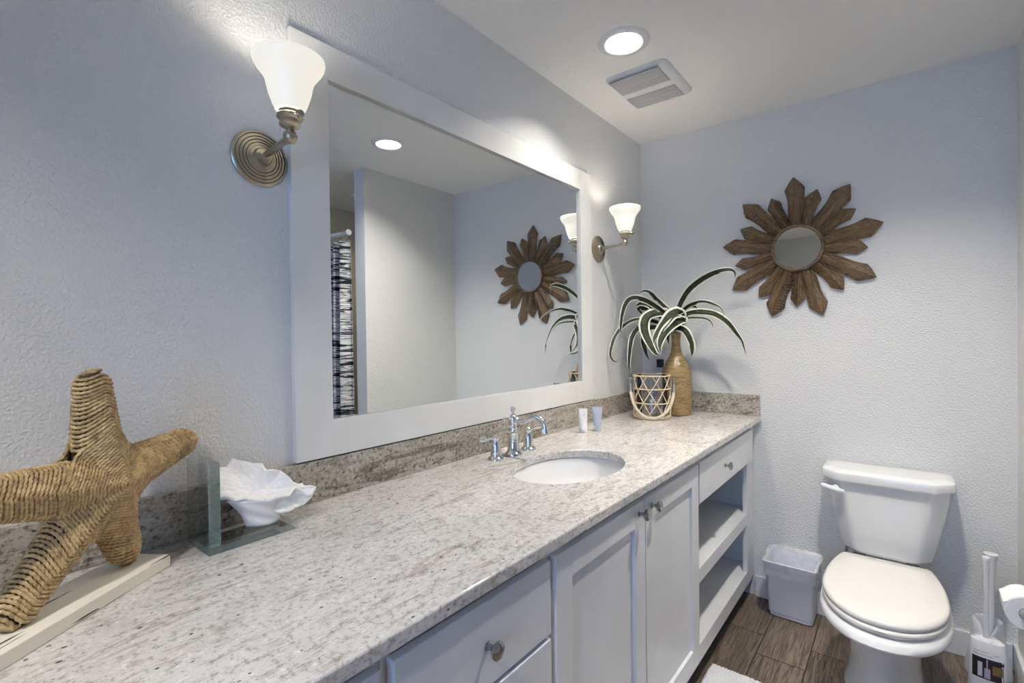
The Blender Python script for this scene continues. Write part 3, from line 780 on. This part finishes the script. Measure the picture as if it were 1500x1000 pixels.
t = thing('shell_ornament', 'white ruffled shell ornament resting on the glass bookend', 'shell', (.09, -2.25, ZC + .0145))
C0 = Vector((.0765, -2.247, 1.024)); SC_ = .00152
A1 = Vector((.24, .97, 0)).normalized(); A2 = Vector((-.62, .27, .74)).normalized()
A2 = (A2 - A1 * A2.dot(A1)).normalized(); A3 = A1.cross(A2).normalized()
if A3.dot(Vector((1, -.4, .3))) < 0: A3 = -A3
RIM = [(89, -25), (72, -14), (58, -6), (50, 6), (44, 15), (25, 15), (22, 30), (5, 34), (-13, 39), (-24, 43), (-34, 33), (-48, 32), (-62, 25), (-73, 12), (-72, 4), (-60, -12), (-46, -22), (-32, -30), (-15, -29), (8, -35), (30, -40), (46, -38), (58, -24), (70, -30), (80, -36)]
def rim_at(a):
    n = len(RIM); k = a / (2 * PI) * n; i = int(k) % n; f = k - int(k); f = f * f * (3 - 2 * f)
    p, q = RIM[i], RIM[(i + 1) % n]; return p[0] + (q[0] - p[0]) * f, p[1] + (q[1] - p[1]) * f
b = bmesh.new(); NA, NR = 150, 26; rows = []
for j in range(NR + 1):
    f = j / NR; row = []
    for i in range(NA):
        a = 2 * PI * i / NA; u, v = rim_at(a)
        cu, cv = 18, -8
        if u < 0: u *= .77
        x = cu + (u - cu) * f; y = cv + (v - cv) * f
        dep = -.024 * (1 - f ** 1.6)
        nz = noise.noise(Vector((x * .06, y * .06, 3.1))); nz2 = noise.noise(Vector((x * .2, y * .2, 9)))
        dep += .006 * nz * f + .002 * nz2 + .0012 * noise.noise(Vector((x * .45, y * .45, 2))) - .005 * math.exp(-((x - 34 - (y + 8) * .5) / 8) ** 2) * f + .01 * math.exp(-((x - 46 - (y + 8) * .5) / 9) ** 2) * f * f + .005 * math.sin(a * 6 + 1.2) * f ** 3 + .0018 * math.sin(a * 17) * f ** 4
        if u > 30: dep -= .018 * f * (u - 30) / 60
        if v < -20: dep += .012 * f ** 2
        row.append(b.verts.new(C0 + (A1 * x + A2 * y) * SC_ + A3 * dep))
        if j == 0: break
    rows.append(row)
for i in range(NA): b.faces.new((rows[0][0], rows[1][i], rows[1][(i + 1) % NA]))
for j in range(1, NR):
    for i in range(NA):
        k = (i + 1) % NA; b.faces.new((rows[j][i], rows[j + 1][i], rows[j + 1][k], rows[j][k]))
mb = MB(); mb.bm.free(); mb.bm = b
o = mb.build('bowl', 'shell', t, angle=180)
so = o.modifiers.new('thickness', 'SOLIDIFY'); so.thickness = .006; so.offset = -1
sb = o.modifiers.new('smooth', 'SUBSURF'); sb.levels = 1; sb.render_levels = 1
# lower lobe curling out under the rim, towards the basin
b = bmesh.new(); rows = []
LOW = [(40, -22), (62, -18), (89, -25), (84, -33), (72, -41), (56, -46), (42, -52), (32, -50), (26, -40), (28, -28)]
for j in range(13):
    f = j / 12; row = []
    for i in range(80):
        k = i / 80 * len(LOW); m_ = int(k); q = k - m_; q = q * q * (3 - 2 * q)
        p, r = LOW[m_], LOW[(m_ + 1) % len(LOW)]; u, v = p[0] + (r[0] - p[0]) * q, p[1] + (r[1] - p[1]) * q
        x, y = 52 + (u - 52) * f, -34 + (v + 34) * f
        dep = -.014 + .012 * f ** 2 * math.sin(i * .16) - .01 * (1 - f) + .002 * noise.noise(Vector((x * .15, y * .15, 4)))
        row.append(b.verts.new(C0 + (A1 * x + A2 * y) * SC_ + A3 * dep))
        if j == 0: break
    rows.append(row)
for i in range(80): b.faces.new((rows[0][0], rows[1][i], rows[1][(i + 1) % 80]))
for j in range(1, 12):
    for i in range(80):
        k = (i + 1) % 80; b.faces.new((rows[j][i], rows[j + 1][i], rows[j + 1][k], rows[j][k]))
mb = MB(); mb.bm.free(); mb.bm = b
o = mb.build('lobe', 'shell', t, angle=180)
so = o.modifiers.new('thickness', 'SOLIDIFY'); so.thickness = .006; so.offset = -1
sb = o.modifiers.new('smooth', 'SUBSURF'); sb.levels = 1; sb.render_levels = 1
# foot under the bowl, standing on the glass
b = MB(); rings = []
fc = Vector((.094, -2.226, 0)); zf0, zf1 = ZC + .0150, .996
for j in range(12):
    f = j / 11; z = zf0 + (zf1 - zf0) * f
    c = fc + Vector((-.008 * f, -.022 * f, 0)); r1 = .022 + .014 * f - .004 * math.sin(f * PI); r2 = .036 + .012 * f - .006 * math.sin(f * PI)
    rings.append([(c.x + A1.x * math.cos(q) * r2 - A1.y * math.sin(q) * r1 + .002 * math.sin(3 * q + j), c.y + A1.y * math.cos(q) * r2 + A1.x * math.sin(q) * r1, z + (.004 * math.sin(2 * q) * f)) for q in [2 * PI * k / 28 for k in range(28)]])
b.loft(rings); b.build('foot', 'shell', t, angle=180)

# ------------------------------------------------------------------ woven starfish on its board
BD = Vector((.58123819, -.81373347, 0)); BN = Vector((.81373347, .58123819, 0))   # along the board to the left, and towards the room
B0 = Vector((.131, -2.414, ZC))
t = thing('starfish_sculpture', 'woven seagrass starfish standing on a distressed white wooden board', 'starfish ornament', (.16, -2.56, ZC))
bo = MB().box(0, .46, -.094, 0, .0005, .0215, .0012).build('base_board', 'board', t, smooth=False, label='white board with dark scratches')
bo.location = B0; bo.rotation_euler = (0, 0, math.atan2(BD.y, BD.x))
# plane frame: e1 right in the photo, e2 up, e3 towards the room
E1, E2, E3 = -BD, Vector((0, 0, 1)), BN
SO = B0 - BN * .047 + BD * .093 + Vector((0, 0, .0225 + .157))
TIPS = [(-.012, .193), (.221, .034), (.053, -.153), (-.155, -.153), (-.242, .042)]
WB, WT, HB, HT, ED = .052, .023, .047, .021, .011
def h_at(t_, s, L):
    f = min(1, max(0, t_ / L)); wd = WB + (WT - WB) * f; hh = HB + (HT - HB) * min(1, f * 1.25)
    q = min(1, abs(s) / wd); return ED + (hh - ED) * (1 - q ** 1.35)
def to3(u, v, z): return SO + E1 * u + E2 * v + E3 * z
def fine_loop(pts, d=.0019):
    out = []
    for k in range(len(pts)):
        p, q = pts[k], pts[(k + 1) % len(pts)]; m_ = max(1, int((q - p).length / d + .5))
        out += [p.lerp(q, i / m_) for i in range(m_)]
    return out
core = MB(); cord = MB(); random.seed(11)
ang = [math.atan2(v, u) for u, v in TIPS]; LEN = [math.hypot(u, v) for u, v in TIPS]
for i in range(5):
    L = LEN[i] - .006; ca, sa = math.cos(ang[i]), math.sin(ang[i])
    def P(a, s, z): return to3(a * ca - s * sa, a * sa + s * ca, z)
    # dark core of the arm
    rings = []
    for j in range(16):
        a = L * j / 15 * .985; f = a / L; wd = (WB + (WT - WB) * f) * .86
        if j == 15: wd *= .6
        rg = []
        for k in range(24):
            s = wd * math.cos(2 * PI * k / 24); z = (h_at(a, s, L) - .006) * (1 if k <= 12 else -1)
            if k in (0, 12): z = 0
            if j == 15: z *= .6
            rg.append(P(a, s, z))
        rings.append(rg)
    core.loft(rings)
    # arm cords: closed loops round the arm, chevron on each face
    step = .0056; tt = .095
    while tt < L + .004:
        f = min(1, tt / L); ch = .727 - .5 * max(0, min(1, (tt - .094) / (L - .094)))
        wd = WB + (WT - WB) * f
        over = max(0, tt - (L - .012)) / .016; shrink = math.sqrt(max(.05, 1 - over ** 2)) if over > 0 else 1
        pts = []; NF = 14
        jit = random.uniform(-.0007, .0007)
        for side in (1, -1):
            for k in range(NF + 1):
                s = wd * (1 - 2 * k / NF) * side
                if k in (0, NF): z = ED * .45 * side
                else: z = h_at(tt, s, L) * side
                a = tt - ch * abs(s) + jit
                pts.append(P(a, s * shrink, z * (shrink if over > 0 else 1)))
        S = fine_loop(pts)
        cord.tube(S, .0029, 8, True, twist=(62, .36, 1))
        tt += step * random.uniform(.93, 1.07)
    # rounded end: small spiral over the tip
    cord.tube([P(L + .001 + .003 * math.sin(k * .5), .012 * math.cos(k * .8) * (1 - k / 26), .012 * math.sin(k * .8) * (1 - k / 26)) for k in range(26)], .0034, 8, twist=(115, .2, 1))
# spiral of cords over the middle, both faces
order = sorted(range(5), key=lambda i: ang[i])
for face in (1, -1):
    tt = .005
    while tt < .104:
        S = []
        for q in range(5):
            i, j = order[q], order[(q + 1) % 5]
            a0 = ang[i]; da = (ang[j] - ang[i]) % (2 * PI); N = 10
            for k in range(N):
                f = k / N; A = Vector((math.cos(a0), math.sin(a0))) * tt; B = Vector((math.cos(a0 + da), math.sin(a0 + da))) * tt
                p = A.lerp(B, f); rnd = .14 * max(0, 1 - tt / .06)
                p = p * (1 - rnd) + p.normalized() * tt * rnd * .93
                # height from the nearer arm
                best = 0
                for m_ in (i, j):
                    c, s_ = math.cos(ang[m_]), math.sin(ang[m_]); aa = p.x * c + p.y * s_; ss = -p.x * s_ + p.y * c
                    best = max(best, h_at(aa, ss, LEN[m_]))
                S.append(to3(p.x, p.y, face * best))
        S = fine_loop(S)
        cord.tube(S, .0029, 8, True, twist=(62, .36, 1))
        tt += .0056
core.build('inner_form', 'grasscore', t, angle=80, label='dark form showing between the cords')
cord.build('woven_cord', 'grass', t, angle=80)

# ------------------------------------------------------------------ toilet
TX = 1.137
t = thing('toilet', 'white two piece toilet with closed lid against the far wall', 'toilet', (TX, -.45, 0))
def oval(w, yf, yb, z, cy, n=56, p=.92, back=.72):
    out = []
    for i in range(n):
        a = 2 * PI * i / n; c, s = math.cos(a), math.sin(a)
        if s <= 0: x = w * math.copysign(abs(c) ** p, c); y = cy - (cy - yf) * abs(s) ** p
        else: x = w * math.copysign(abs(c) ** back, c); y = cy + (yb - cy) * abs(s) ** back
        out.append((TX + x, y, z))
    return out
cy = -.55
bowl = [oval(.125, -.62, -.13, .0005, -.42), oval(.125, -.62, -.13, .02, -.42), oval(.112, -.60, -.15, .06, -.42), oval(.108, -.62, -.16, .14, -.42), oval(.112, -.66, -.16, .24, -.43), oval(.125, -.72, -.16, .315, -.46), oval(.15, -.79, -.16, .335, -.5),
        oval(.178, -.845, -.165, .348, cy), oval(.186, -.862, -.17, .358, cy), oval(.188, -.866, -.17, .367, cy), oval(.184, -.858, -.17, .379, cy), oval(.176, -.842, -.17, .388, cy), oval(.168, -.83, -.175, .392, cy), oval(.12, -.76, -.22, .393, cy)]
MB().loft(bowl).build('bowl', 'porcelain', t, angle=50)
MB().loft([oval(.176, -.832, -.30, .3935, cy), oval(.18, -.838, -.298, .399, cy), oval(.18, -.838, -.298, .408, cy), oval(.176, -.832, -.30, .413, cy)]).build('seat', 'seat', t, angle=50)
def lidring(w, yf, z, ins):
    out = []
    for i in range(72):
        a = 2 * PI * i / 72; c, s_ = math.cos(a), math.sin(a)
        y = -.56 - (-.56 - yf) * abs(s_) ** .94 if s_ <= 0 else -.56 + .43 * s_
        x = w * math.copysign(abs(c) ** (.94 if s_ <= 0 else 1), c)
        out.append((TX + x, min(y, -.295 - ins), z))
    return out
MB().loft([lidring(.172, -.822, .4145, .004), lidring(.178, -.828, .417, 0), lidring(.179, -.829, .424, 0), lidring(.176, -.825, .431, .002), lidring(.168, -.814, .4355, .008), lidring(.1, -.72, .437, .06)]).build('lid', 'seat', t, angle=60)
for s in (-1, 1): MB().box(TX + s * .085 - .022, TX + s * .085 + .022, -.29, -.245, .394, .425, .006).build('hinge', 'black', t, smooth=False, label='dark hinge')
def tankring(x0, x1, yf, yb, z, ch, chy):
    P = [(x0, yb), (x0, yf + chy), (x0 + ch, yf), (x1 - ch, yf), (x1, yf + chy), (x1, yb)]
    out = []
    n = len(P)
    for i, p in enumerate(P):       # round every corner a little
        a, c = Vector(P[i - 1]), Vector(P[(i + 1) % n]); q = Vector(p); r = .018 if 0 < i < n - 1 else .008
        for k in range(5):
            f = k / 4; u = q + (a - q).normalized() * r; v = q + (c - q).normalized() * r
            w_ = (1 - f) ** 2 * u + 2 * f * (1 - f) * q + f * f * v; out.append((w_.x, w_.y, z))
    return out
b = MB(); b.loft([tankring(.992, 1.28, -.185, -.03, .400, .05, .045), tankring(.984, 1.288, -.196, -.022, .412, .052, .046), tankring(.975, 1.297, -.2, -.02, .45, .053, .046), tankring(.933, 1.335, -.206, -.02, .64, .058, .05), tankring(.924, 1.342, -.207, -.02, .702, .06, .052)])
b.build('tank', 'porcelain', t, angle=28)
b = MB(); b.loft([tankring(.918, 1.348, -.214, -.018, .7025, .06, .055), tankring(.908, 1.356, -.226, -.012, .706, .062, .06), tankring(.907, 1.357, -.228, -.012, .728, .062, .06), tankring(.910, 1.354, -.225, -.013, .738, .062, .06), tankring(.920, 1.344, -.214, -.018, .745, .062, .058), tankring(.95, 1.31, -.18, -.04, .7465, .05, .05)])
b.build('tank_lid', 'porcelain', t, angle=35)
b = MB(); b.lathe([(.013, 0), (.013, .008), (.009, .012), (0, .013)], T(.965, -.204, .668) @ Matrix.Rotation(PI / 2, 4, 'X'), 20)
pts = sweep([(.995, -.214, .659), (.97, -.222, .664), (.94, -.224, .671), (.915, -.218, .676)], 14)
b.tube(pts, [.004 + .007 * math.sin(PI * (.12 + .7 * i / 13)) for i in range(14)], 12)
b.build('flush_lever', 'plastic', t)
b = MB()
b.tube(sweep([(.985, -.016, .17), (.985, -.05, .172), (.98, -.07, .21), (.985, -.08, .32), (1.0, -.085, .405)], 24), .006, 8)
b.lathe([(.024, 0), (.024, .004), (.01, .006), (.01, .03), (.014, .032), (.014, .046), (0, .047)], T(.985, -.0145, .17) @ Matrix.Rotation(PI / 2, 4, 'X'), 20)
b.build('supply_line', 'chrome', t)

# ------------------------------------------------------------------ wastebasket
t = thing('wastebasket', 'small white rectangular wastebasket with a clear liner, between the vanity and the toilet', 'wastebasket', (.785, -.11, 0))
def rrect(x0, x1, y0, y1, z, r, n=7):
    out = []
    for cx, cy_, a0 in ((x1 - r, y1 - r, 0), (x0 + r, y1 - r, 90), (x0 + r, y0 + r, 180), (x1 - r, y0 + r, 270)):
        for i in range(n):
            a = math.radians(a0 + 90 * i / (n - 1)); out.append((cx + r * math.cos(a), cy_ + r * math.sin(a), z))
    return out
b = MB()
o_ = [rrect(.702, .862, -.148, -.048, .0005, .014), rrect(.694, .870, -.156, -.042, .006, .016), rrect(.693, .871, -.157, -.041, .022, .016), rrect(.690, .874, -.160, -.04, .024, .016), rrect(.681, .886, -.205, -.03, .268, .016), rrect(.679, .888, -.208, -.028, .274, .016)]
i_ = [rrect(.683, .884, -.203, -.032, .274, .014), rrect(.694, .869, -.156, -.046, .03, .014), rrect(.71, .85, -.14, -.06, .026, .012)]
b.loft(o_ + i_); b.build('bin', 'bin', t, angle=40)
def subdiv_ring(rg, k=3):
    out = []
    for i in range(len(rg)):
        p, q = Vector(rg[i]), Vector(rg[(i + 1) % len(rg)]); m_ = max(1, min(14, int((q - p).length / .008)))
        out += [p.lerp(q, j / 14) if False else p.lerp(q, j / m_) for j in range(m_)]
    return out
base_ring = [rrect(.715, .845, -.135, -.065, .04, .012), rrect(.70, .862, -.16, -.05, .12, .012), rrect(.688, .88, -.195, -.036, .24, .012), rrect(.684, .883, -.202, -.032, .272, .012), rrect(.681, .887, -.207, -.028, .279, .014), rrect(.675, .893, -.213, -.022, .277, .016), rrect(.676, .892, -.209, -.024, .255, .016), rrect(.677, .89, -.204, -.025, .232, .016), rrect(.675, .893, -.201, -.024, .212, .016)]
SEGS = 160
def resample(rg):
    P = [Vector(p) for p in rg] + [Vector(rg[0])]; d = [0]
    for a, c in zip(P, P[1:]): d.append(d[-1] + (c - a).length)
    out = []; k = 0
    for i in range(SEGS):
        q = d[-1] * i / SEGS
        while d[k + 1] < q: k += 1
        out.append(P[k].lerp(P[k + 1], (q - d[k]) / max(1e-9, d[k + 1] - d[k])))
    return out
rs = [resample(r) for r in base_ring]; cen = Vector((.785, -.118, 0))
fine = []
for a, c in zip(rs, rs[1:]):
    for k in range(3): fine.append([p.lerp(q, k / 3) for p, q in zip(a, c)])
fine.append(rs[-1])
for ri, rg in enumerate(fine):
    for i, p in enumerate(rg):
        o2 = Vector((p.x - cen.x, (p.y - cen.y) * .8, 0)).normalized()
        n1 = noise.noise(Vector((p.x * 22, p.y * 22, p.z * 60))); n2 = noise.noise(Vector((p.x * 13, p.y * 13, p.z * 16 + 5)))
        n3 = noise.noise(Vector((p.x * 45, p.y * 45, p.z * 30 + 9)))
        back = max(0, min(1, (p.y + .13) / .08)); side = max(0, min(1, (p.x - .86) / .02))
        rim = 1 - min(1, abs(ri - 15) / 5)
        if ri >= 12: p += o2 * (.0022 + .0022 * abs(n1) + (.004 + .006 * back + .004 * side) * max(0, n2 + .15))
        else: p -= o2 * (.0016 + .0015 * abs(n1))
        p.z += rim * back * (.014 + .02 * n2 + .008 * n3) + (.008 * n2 + .004 * n3 if ri > 22 else 0)
        p.y = min(p.y, -.0155)
b = MB(); b.loft(fine, cap=False); b.build('liner', 'bag', t, angle=70, label='crumpled clear plastic liner')

# ------------------------------------------------------------------ toilet brush and plunger
t = thing('toilet_brush', 'white toilet brush in a holder with a picture label, right of the toilet', 'toilet brush', (1.437, -.225, 0))
BX, BY = 1.437, -.222
FD = Vector((-.12, -1, 0)).normalized(); FS = Vector((1, -.12, 0)).normalized()
def tri(w, dF, dB, z, n=40):
    """rounded triangle plan: broad labelled front, narrow back"""
    out = []
    for i in range(n):
        a = 2 * PI * i / n; c, s = math.cos(a), math.sin(a)
        k = w * math.copysign(abs(c) ** .8, c); m_ = dF * abs(s) ** .7 if s < 0 else -dB * abs(s) ** 1.1
        if s > 0: k *= 1 - .35 * s
        p = Vector((BX, BY, 0)) + FS * k + FD * m_; out.append((p.x, p.y, z))
    return out
b = MB(); b.loft([tri(.054, .034, .05, .0005), tri(.056, .036, .052, .006), tri(.053, .033, .05, .08), tri(.049, .029, .046, .186), tri(.046, .027, .043, .193), tri(.042, .023, .039, .1945), tri(.041, .022, .038, .189)])
b.build('holder', 'plastic', t, angle=45)
hb = Vector((BX - .003, BY + .004, 0))
b = MB(); b.lathe([(.0, .0), (.021, 0), (.022, .003), (.014, .006), (.0085, .009), (.0075, .06), (.0072, .16), (.0085, .24), (.0105, .295), (.012, .305), (.0105, .309), (0, .31)], T(hb.x, hb.y, .1895), 28)
b.build('handle', 'plastic', t, angle=40)
def front(u, z, off=.0007):
    f = min(1, max(0, z / .19)); w = .055 - .007 * f; dF = .0352 - .0068 * f
    c = max(-1, min(1, math.copysign((abs(u) / w) ** 1.25, u))); s = math.sqrt(max(0, 1 - c * c))
    return Vector((BX, BY, 0)) + FS * u + FD * (dF * s ** .7 + off) + Vector((0, 0, z))
def decal(par, name, m, u0, u1, z0, z1, off, lbl=None):
    b = MB(); N = 10
    R1 = [[front(u0 + (u1 - u0) * i / N, z, o3) for i in range(N + 1)] for z, o3 in ((z0, off), (z1, off), (z1, off - .0005), (z0, off - .0005))]
    vs = [[b.bm.verts.new(p) for p in r] for r in R1]
    for r in range(4):
        q = (r + 1) % 4
        for i in range(N): b.bm.faces.new((vs[r][i], vs[r][i + 1], vs[q][i + 1], vs[q][i]))
    b.bm.faces.new([vs[r][0] for r in range(4)]); b.bm.faces.new([vs[r][-1] for r in reversed(range(4))])
    return b.build(name, m, par, smooth=False, label=lbl)
lab = decal(t, 'label', plain('label_photo_dark', srgb(44, 34, 40), .5), -.041, .043, .06, .135, .0012, 'dark picture label')
decal(lab, 'label_picture', plain('label_tile', srgb(118, 100, 60), .5), .014, .041, .083, .115, .0018)
decal(lab, 'label_picture', plain('label_white', srgb(200, 196, 206), .5), -.026, -.013, .066, .118, .0018)
decal(lab, 'label_picture', plain('label_lilac', srgb(176, 170, 190), .5), -.008, .008, .064, .1, .0018)
decal(lab, 'label_picture', plain('label_navy', srgb(36, 36, 58), .5), .012, .044, .119, .13, .0018)
decal(lab, 'label_picture', plain('label_handle', srgb(190, 180, 190), .5), -.002, .001, .1, .131, .0018)
def text_decal(par, txt, u0, u1, z, m):
    cu = bpy.data.curves.new('lettering', 'FONT'); cu.body = txt; cu.size = 1; cu.resolution_u = 2
    tmp = bpy.data.objects.new('lettering', cu); COL.objects.link(tmp)
    me = bpy.data.meshes.new_from_object(tmp.evaluated_get(bpy.context.evaluated_depsgraph_get()))
    bpy.data.objects.remove(tmp); bpy.data.curves.remove(cu)
    xs = [v.co.x for v in me.vertices]; x0, x1 = min(xs), max(xs); k = (u1 - u0) / (x1 - x0)
    for v in me.vertices: v.co = front(u0 + (v.co.x - x0) * k, z + v.co.y * k, .0012)
    me.materials.append(m); o = bpy.data.objects.new('lettering', me); COL.objects.link(o)
    o.parent = par; o.matrix_parent_inverse = Matrix.Translation(-par.location)
    return o
MO = plain('label_orange', srgb(196, 104, 60), .6); MK = plain('label_black', srgb(52, 50, 54), .6)
text_decal(t, 'TOILET BRUSH', -.039, .002, .1535, MO)
text_decal(t, 'toilet brush & holder', -.039, .016, .143, MK)
text_decal(t, 'white', .018, .032, .152, MK)

t = thing('toilet_plunger', 'white toilet plunger in a notched cover, behind the toilet brush by the far wall', 'toilet plunger', (1.452, -.095, 0))
PX, PY = 1.45, -.094
b = MB(); N = 48
def cup(r, z, nt=0):
    out = []
    for i in range(N):
        a = 2 * PI * i / N; out.append((PX + r * math.cos(a), PY + min(r, .076) * math.sin(a), z - nt * max(0, math.cos(a + PI / 2 + .12)) ** 10))
    return out
b.loft([cup(.07, .0005), cup(.0715, .006), cup(.067, .04), cup(.057, .1), cup(.049, .15, .0), cup(.046, .185, .02), cup(.044, .21, .055), cup(.040, .216, .06), cup(.036, .21, .055), cup(.04, .17, .01), cup(.045, .12), cup(.03, .115)])
b.build('cover', 'plastic', t, angle=60)
b = MB(); b.lathe([(0, 0), (.0115, 0), (.011, .1), (.0115, .2), (.014, .28), (.0185, .34), (.0215, .352), (.021, .356), (0, .358)], T(PX + .008, PY - .002, .118), 28)
b.build('handle', 'plastic', t, angle=40)

# ------------------------------------------------------------------ toilet paper on the right wall
t = thing('toilet_paper_holder', 'wall mounted toilet paper holder on the right wall, at the edge of the photo', 'toilet paper holder', (XR - .001, -.54, .47))
b = MB(); RXC, RZ = 1.4905, .474
b.lathe([(.02, 0), (.02, .004), (.009, .006), (.008, .052)], T(XR - .0005, -.458, RZ) @ Matrix.Rotation(-PI / 2, 4, 'Y'), 20)
b.tube([(XR - .055, -.458, RZ), (RXC, -.462, RZ), (RXC, -.475, RZ), (RXC, -.492, RZ)], .007, 12)
b.build('bracket', 'chrome', t, angle=40)
MB().lathe([(0, 0), (.012, .0), (.0185, .002), (.0185, .116), (.012, .118), (0, .118)], Matrix.Translation((RXC, -.61, RZ)) @ Matrix.Rotation(-PI / 2, 4, 'X'), 28).build('roller', 'core', t, angle=40, label='grey roller')
t = thing('toilet_paper_roll', 'white toilet paper roll with a loose end sheet, at the right edge of the photo', 'toilet paper', (RXC, -.54, RZ - .05))
R1 = Matrix.Translation((RXC, -.60, RZ)) @ Matrix.Rotation(-PI / 2, 4, 'X')
b = MB(); b.lathe([(.0205, 0), (.05, 0), (.0515, .002), (.0515, .098), (.05, .1), (.0205, .1)], R1, 48, False); b.build('roll', 'paper', t, angle=40)
b = MB(); b.lathe([(.0205, .0), (.0205, .1), (.0195, .1), (.0195, .0), (.0205, .0)], R1, 32, False); b.build('core', 'core', t, angle=40)
b = MB(); rows = []
for j in range(12):
    f = j / 11; a = PI * (.5 + .3 * min(1, f * 1.6)); r = .0525
    x = RXC + r * math.cos(a); z = RZ + r * math.sin(a)
    if f > .6: x -= (f - .6) * .03; z -= (f - .6) * .02
    rows.append([(x, -.599 + .098 * k / 8 + (.003 * math.sin(k * 2) if f > .8 else 0), z) for k in range(9)])
b.loft(rows, cap=False, closed=False); o = b.build('loose_sheet', 'paper', t, angle=80)
so = o.modifiers.new('thickness', 'SOLIDIFY'); so.thickness = .001

# ------------------------------------------------------------------ bath mat
random.seed(2); b = MB(); NX, NY = 110, 150
mx0, mx1, myy0, myy1 = .585, .975, -1.35, -.692
vs = []
for i in range(NX + 1):
    row = []
    for j in range(NY + 1):
        u = i / NX; v = j / NY; x = mx0 + (mx1 - mx0) * u; y = myy0 + (myy1 - myy0) * v
        d = min(u * (mx1 - mx0), (1 - u) * (mx1 - mx0), v * (myy1 - myy0), (1 - v) * (myy1 - myy0))
        r = .035; cxn = min(max(x, mx0 + r), mx1 - r); cyn = min(max(y, myy0 + r), myy1 - r)
        q = Vector((x - cxn, y - cyn)); 
        if abs(q.x) > 0 and abs(q.y) > 0 and q.length > r: q = q * (r / q.length); x, y = cxn + q.x, cyn + q.y
        h = .018 * min(1, d / .012) ** .5 + (random.uniform(-.004, .004) if d > .003 else 0)
        if d < .003: x += random.uniform(-.003, .003); y += random.uniform(-.003, .003); h = .001
        row.append(b.bm.verts.new((x, y, max(.001, h))))
    vs.append(row)
for i in range(NX):
    for j in range(NY): b.bm.faces.new((vs[i][j], vs[i + 1][j], vs[i + 1][j + 1], vs[i][j + 1]))
o = b.build('bath_mat', 'mat', None, angle=180)
tag(o, 'fluffy white bath mat on the plank floor in front of the vanity shelves', 'bath mat')

# ------------------------------------------------------------------ shower curtain behind the partition
YC = -.86; ZR = 2.03
rod = MB(); rod.tube([(1.665, YC, ZR), (2.595, YC, ZR)], .0125, 16)
for x, s in ((1.652, 1), (2.598, -1)): rod.lathe([(.02, 0), (.02, .005), (.014, .009)], T(x, YC, ZR) @ Matrix.Rotation(s * PI / 2, 4, 'Y'), 24)
tag(rod.build('curtain_rod', 'trim', None), 'white shower curtain rod seen in the big mirror', 'curtain rod')
t = thing('shower_curtain', 'shower curtain with ragged black and white stripes, seen in the big mirror', 'shower curtain', (2.1, YC, .2))
b = MB(); rows = []
for j in range(50):
    z = .12 + (ZR - .045 - .12) * j / 49
    rows.append([(1.672 + .9 * i / 240, YC + (.028 + .01 * (1 - j / 49)) * math.sin(i / 240 * 2 * PI * 12 + .6) + .006 * math.sin(i * .31 + j * .05), z) for i in range(241)])
b.loft(rows, cap=False, closed=False); o = b.build('cloth', 'curtain', t, angle=180)
so = o.modifiers.new('thickness', 'SOLIDIFY'); so.thickness = .0015
for i in range(12):
    x = 1.7 + .9 * i / 12
    MB().tube([(x, YC + .026 * math.sin(a), ZR - .016 + .034 * math.cos(a)) for a in [2 * PI * k / 20 for k in range(20)]], .0022, 6, True).build('ring', 'chrome', t)
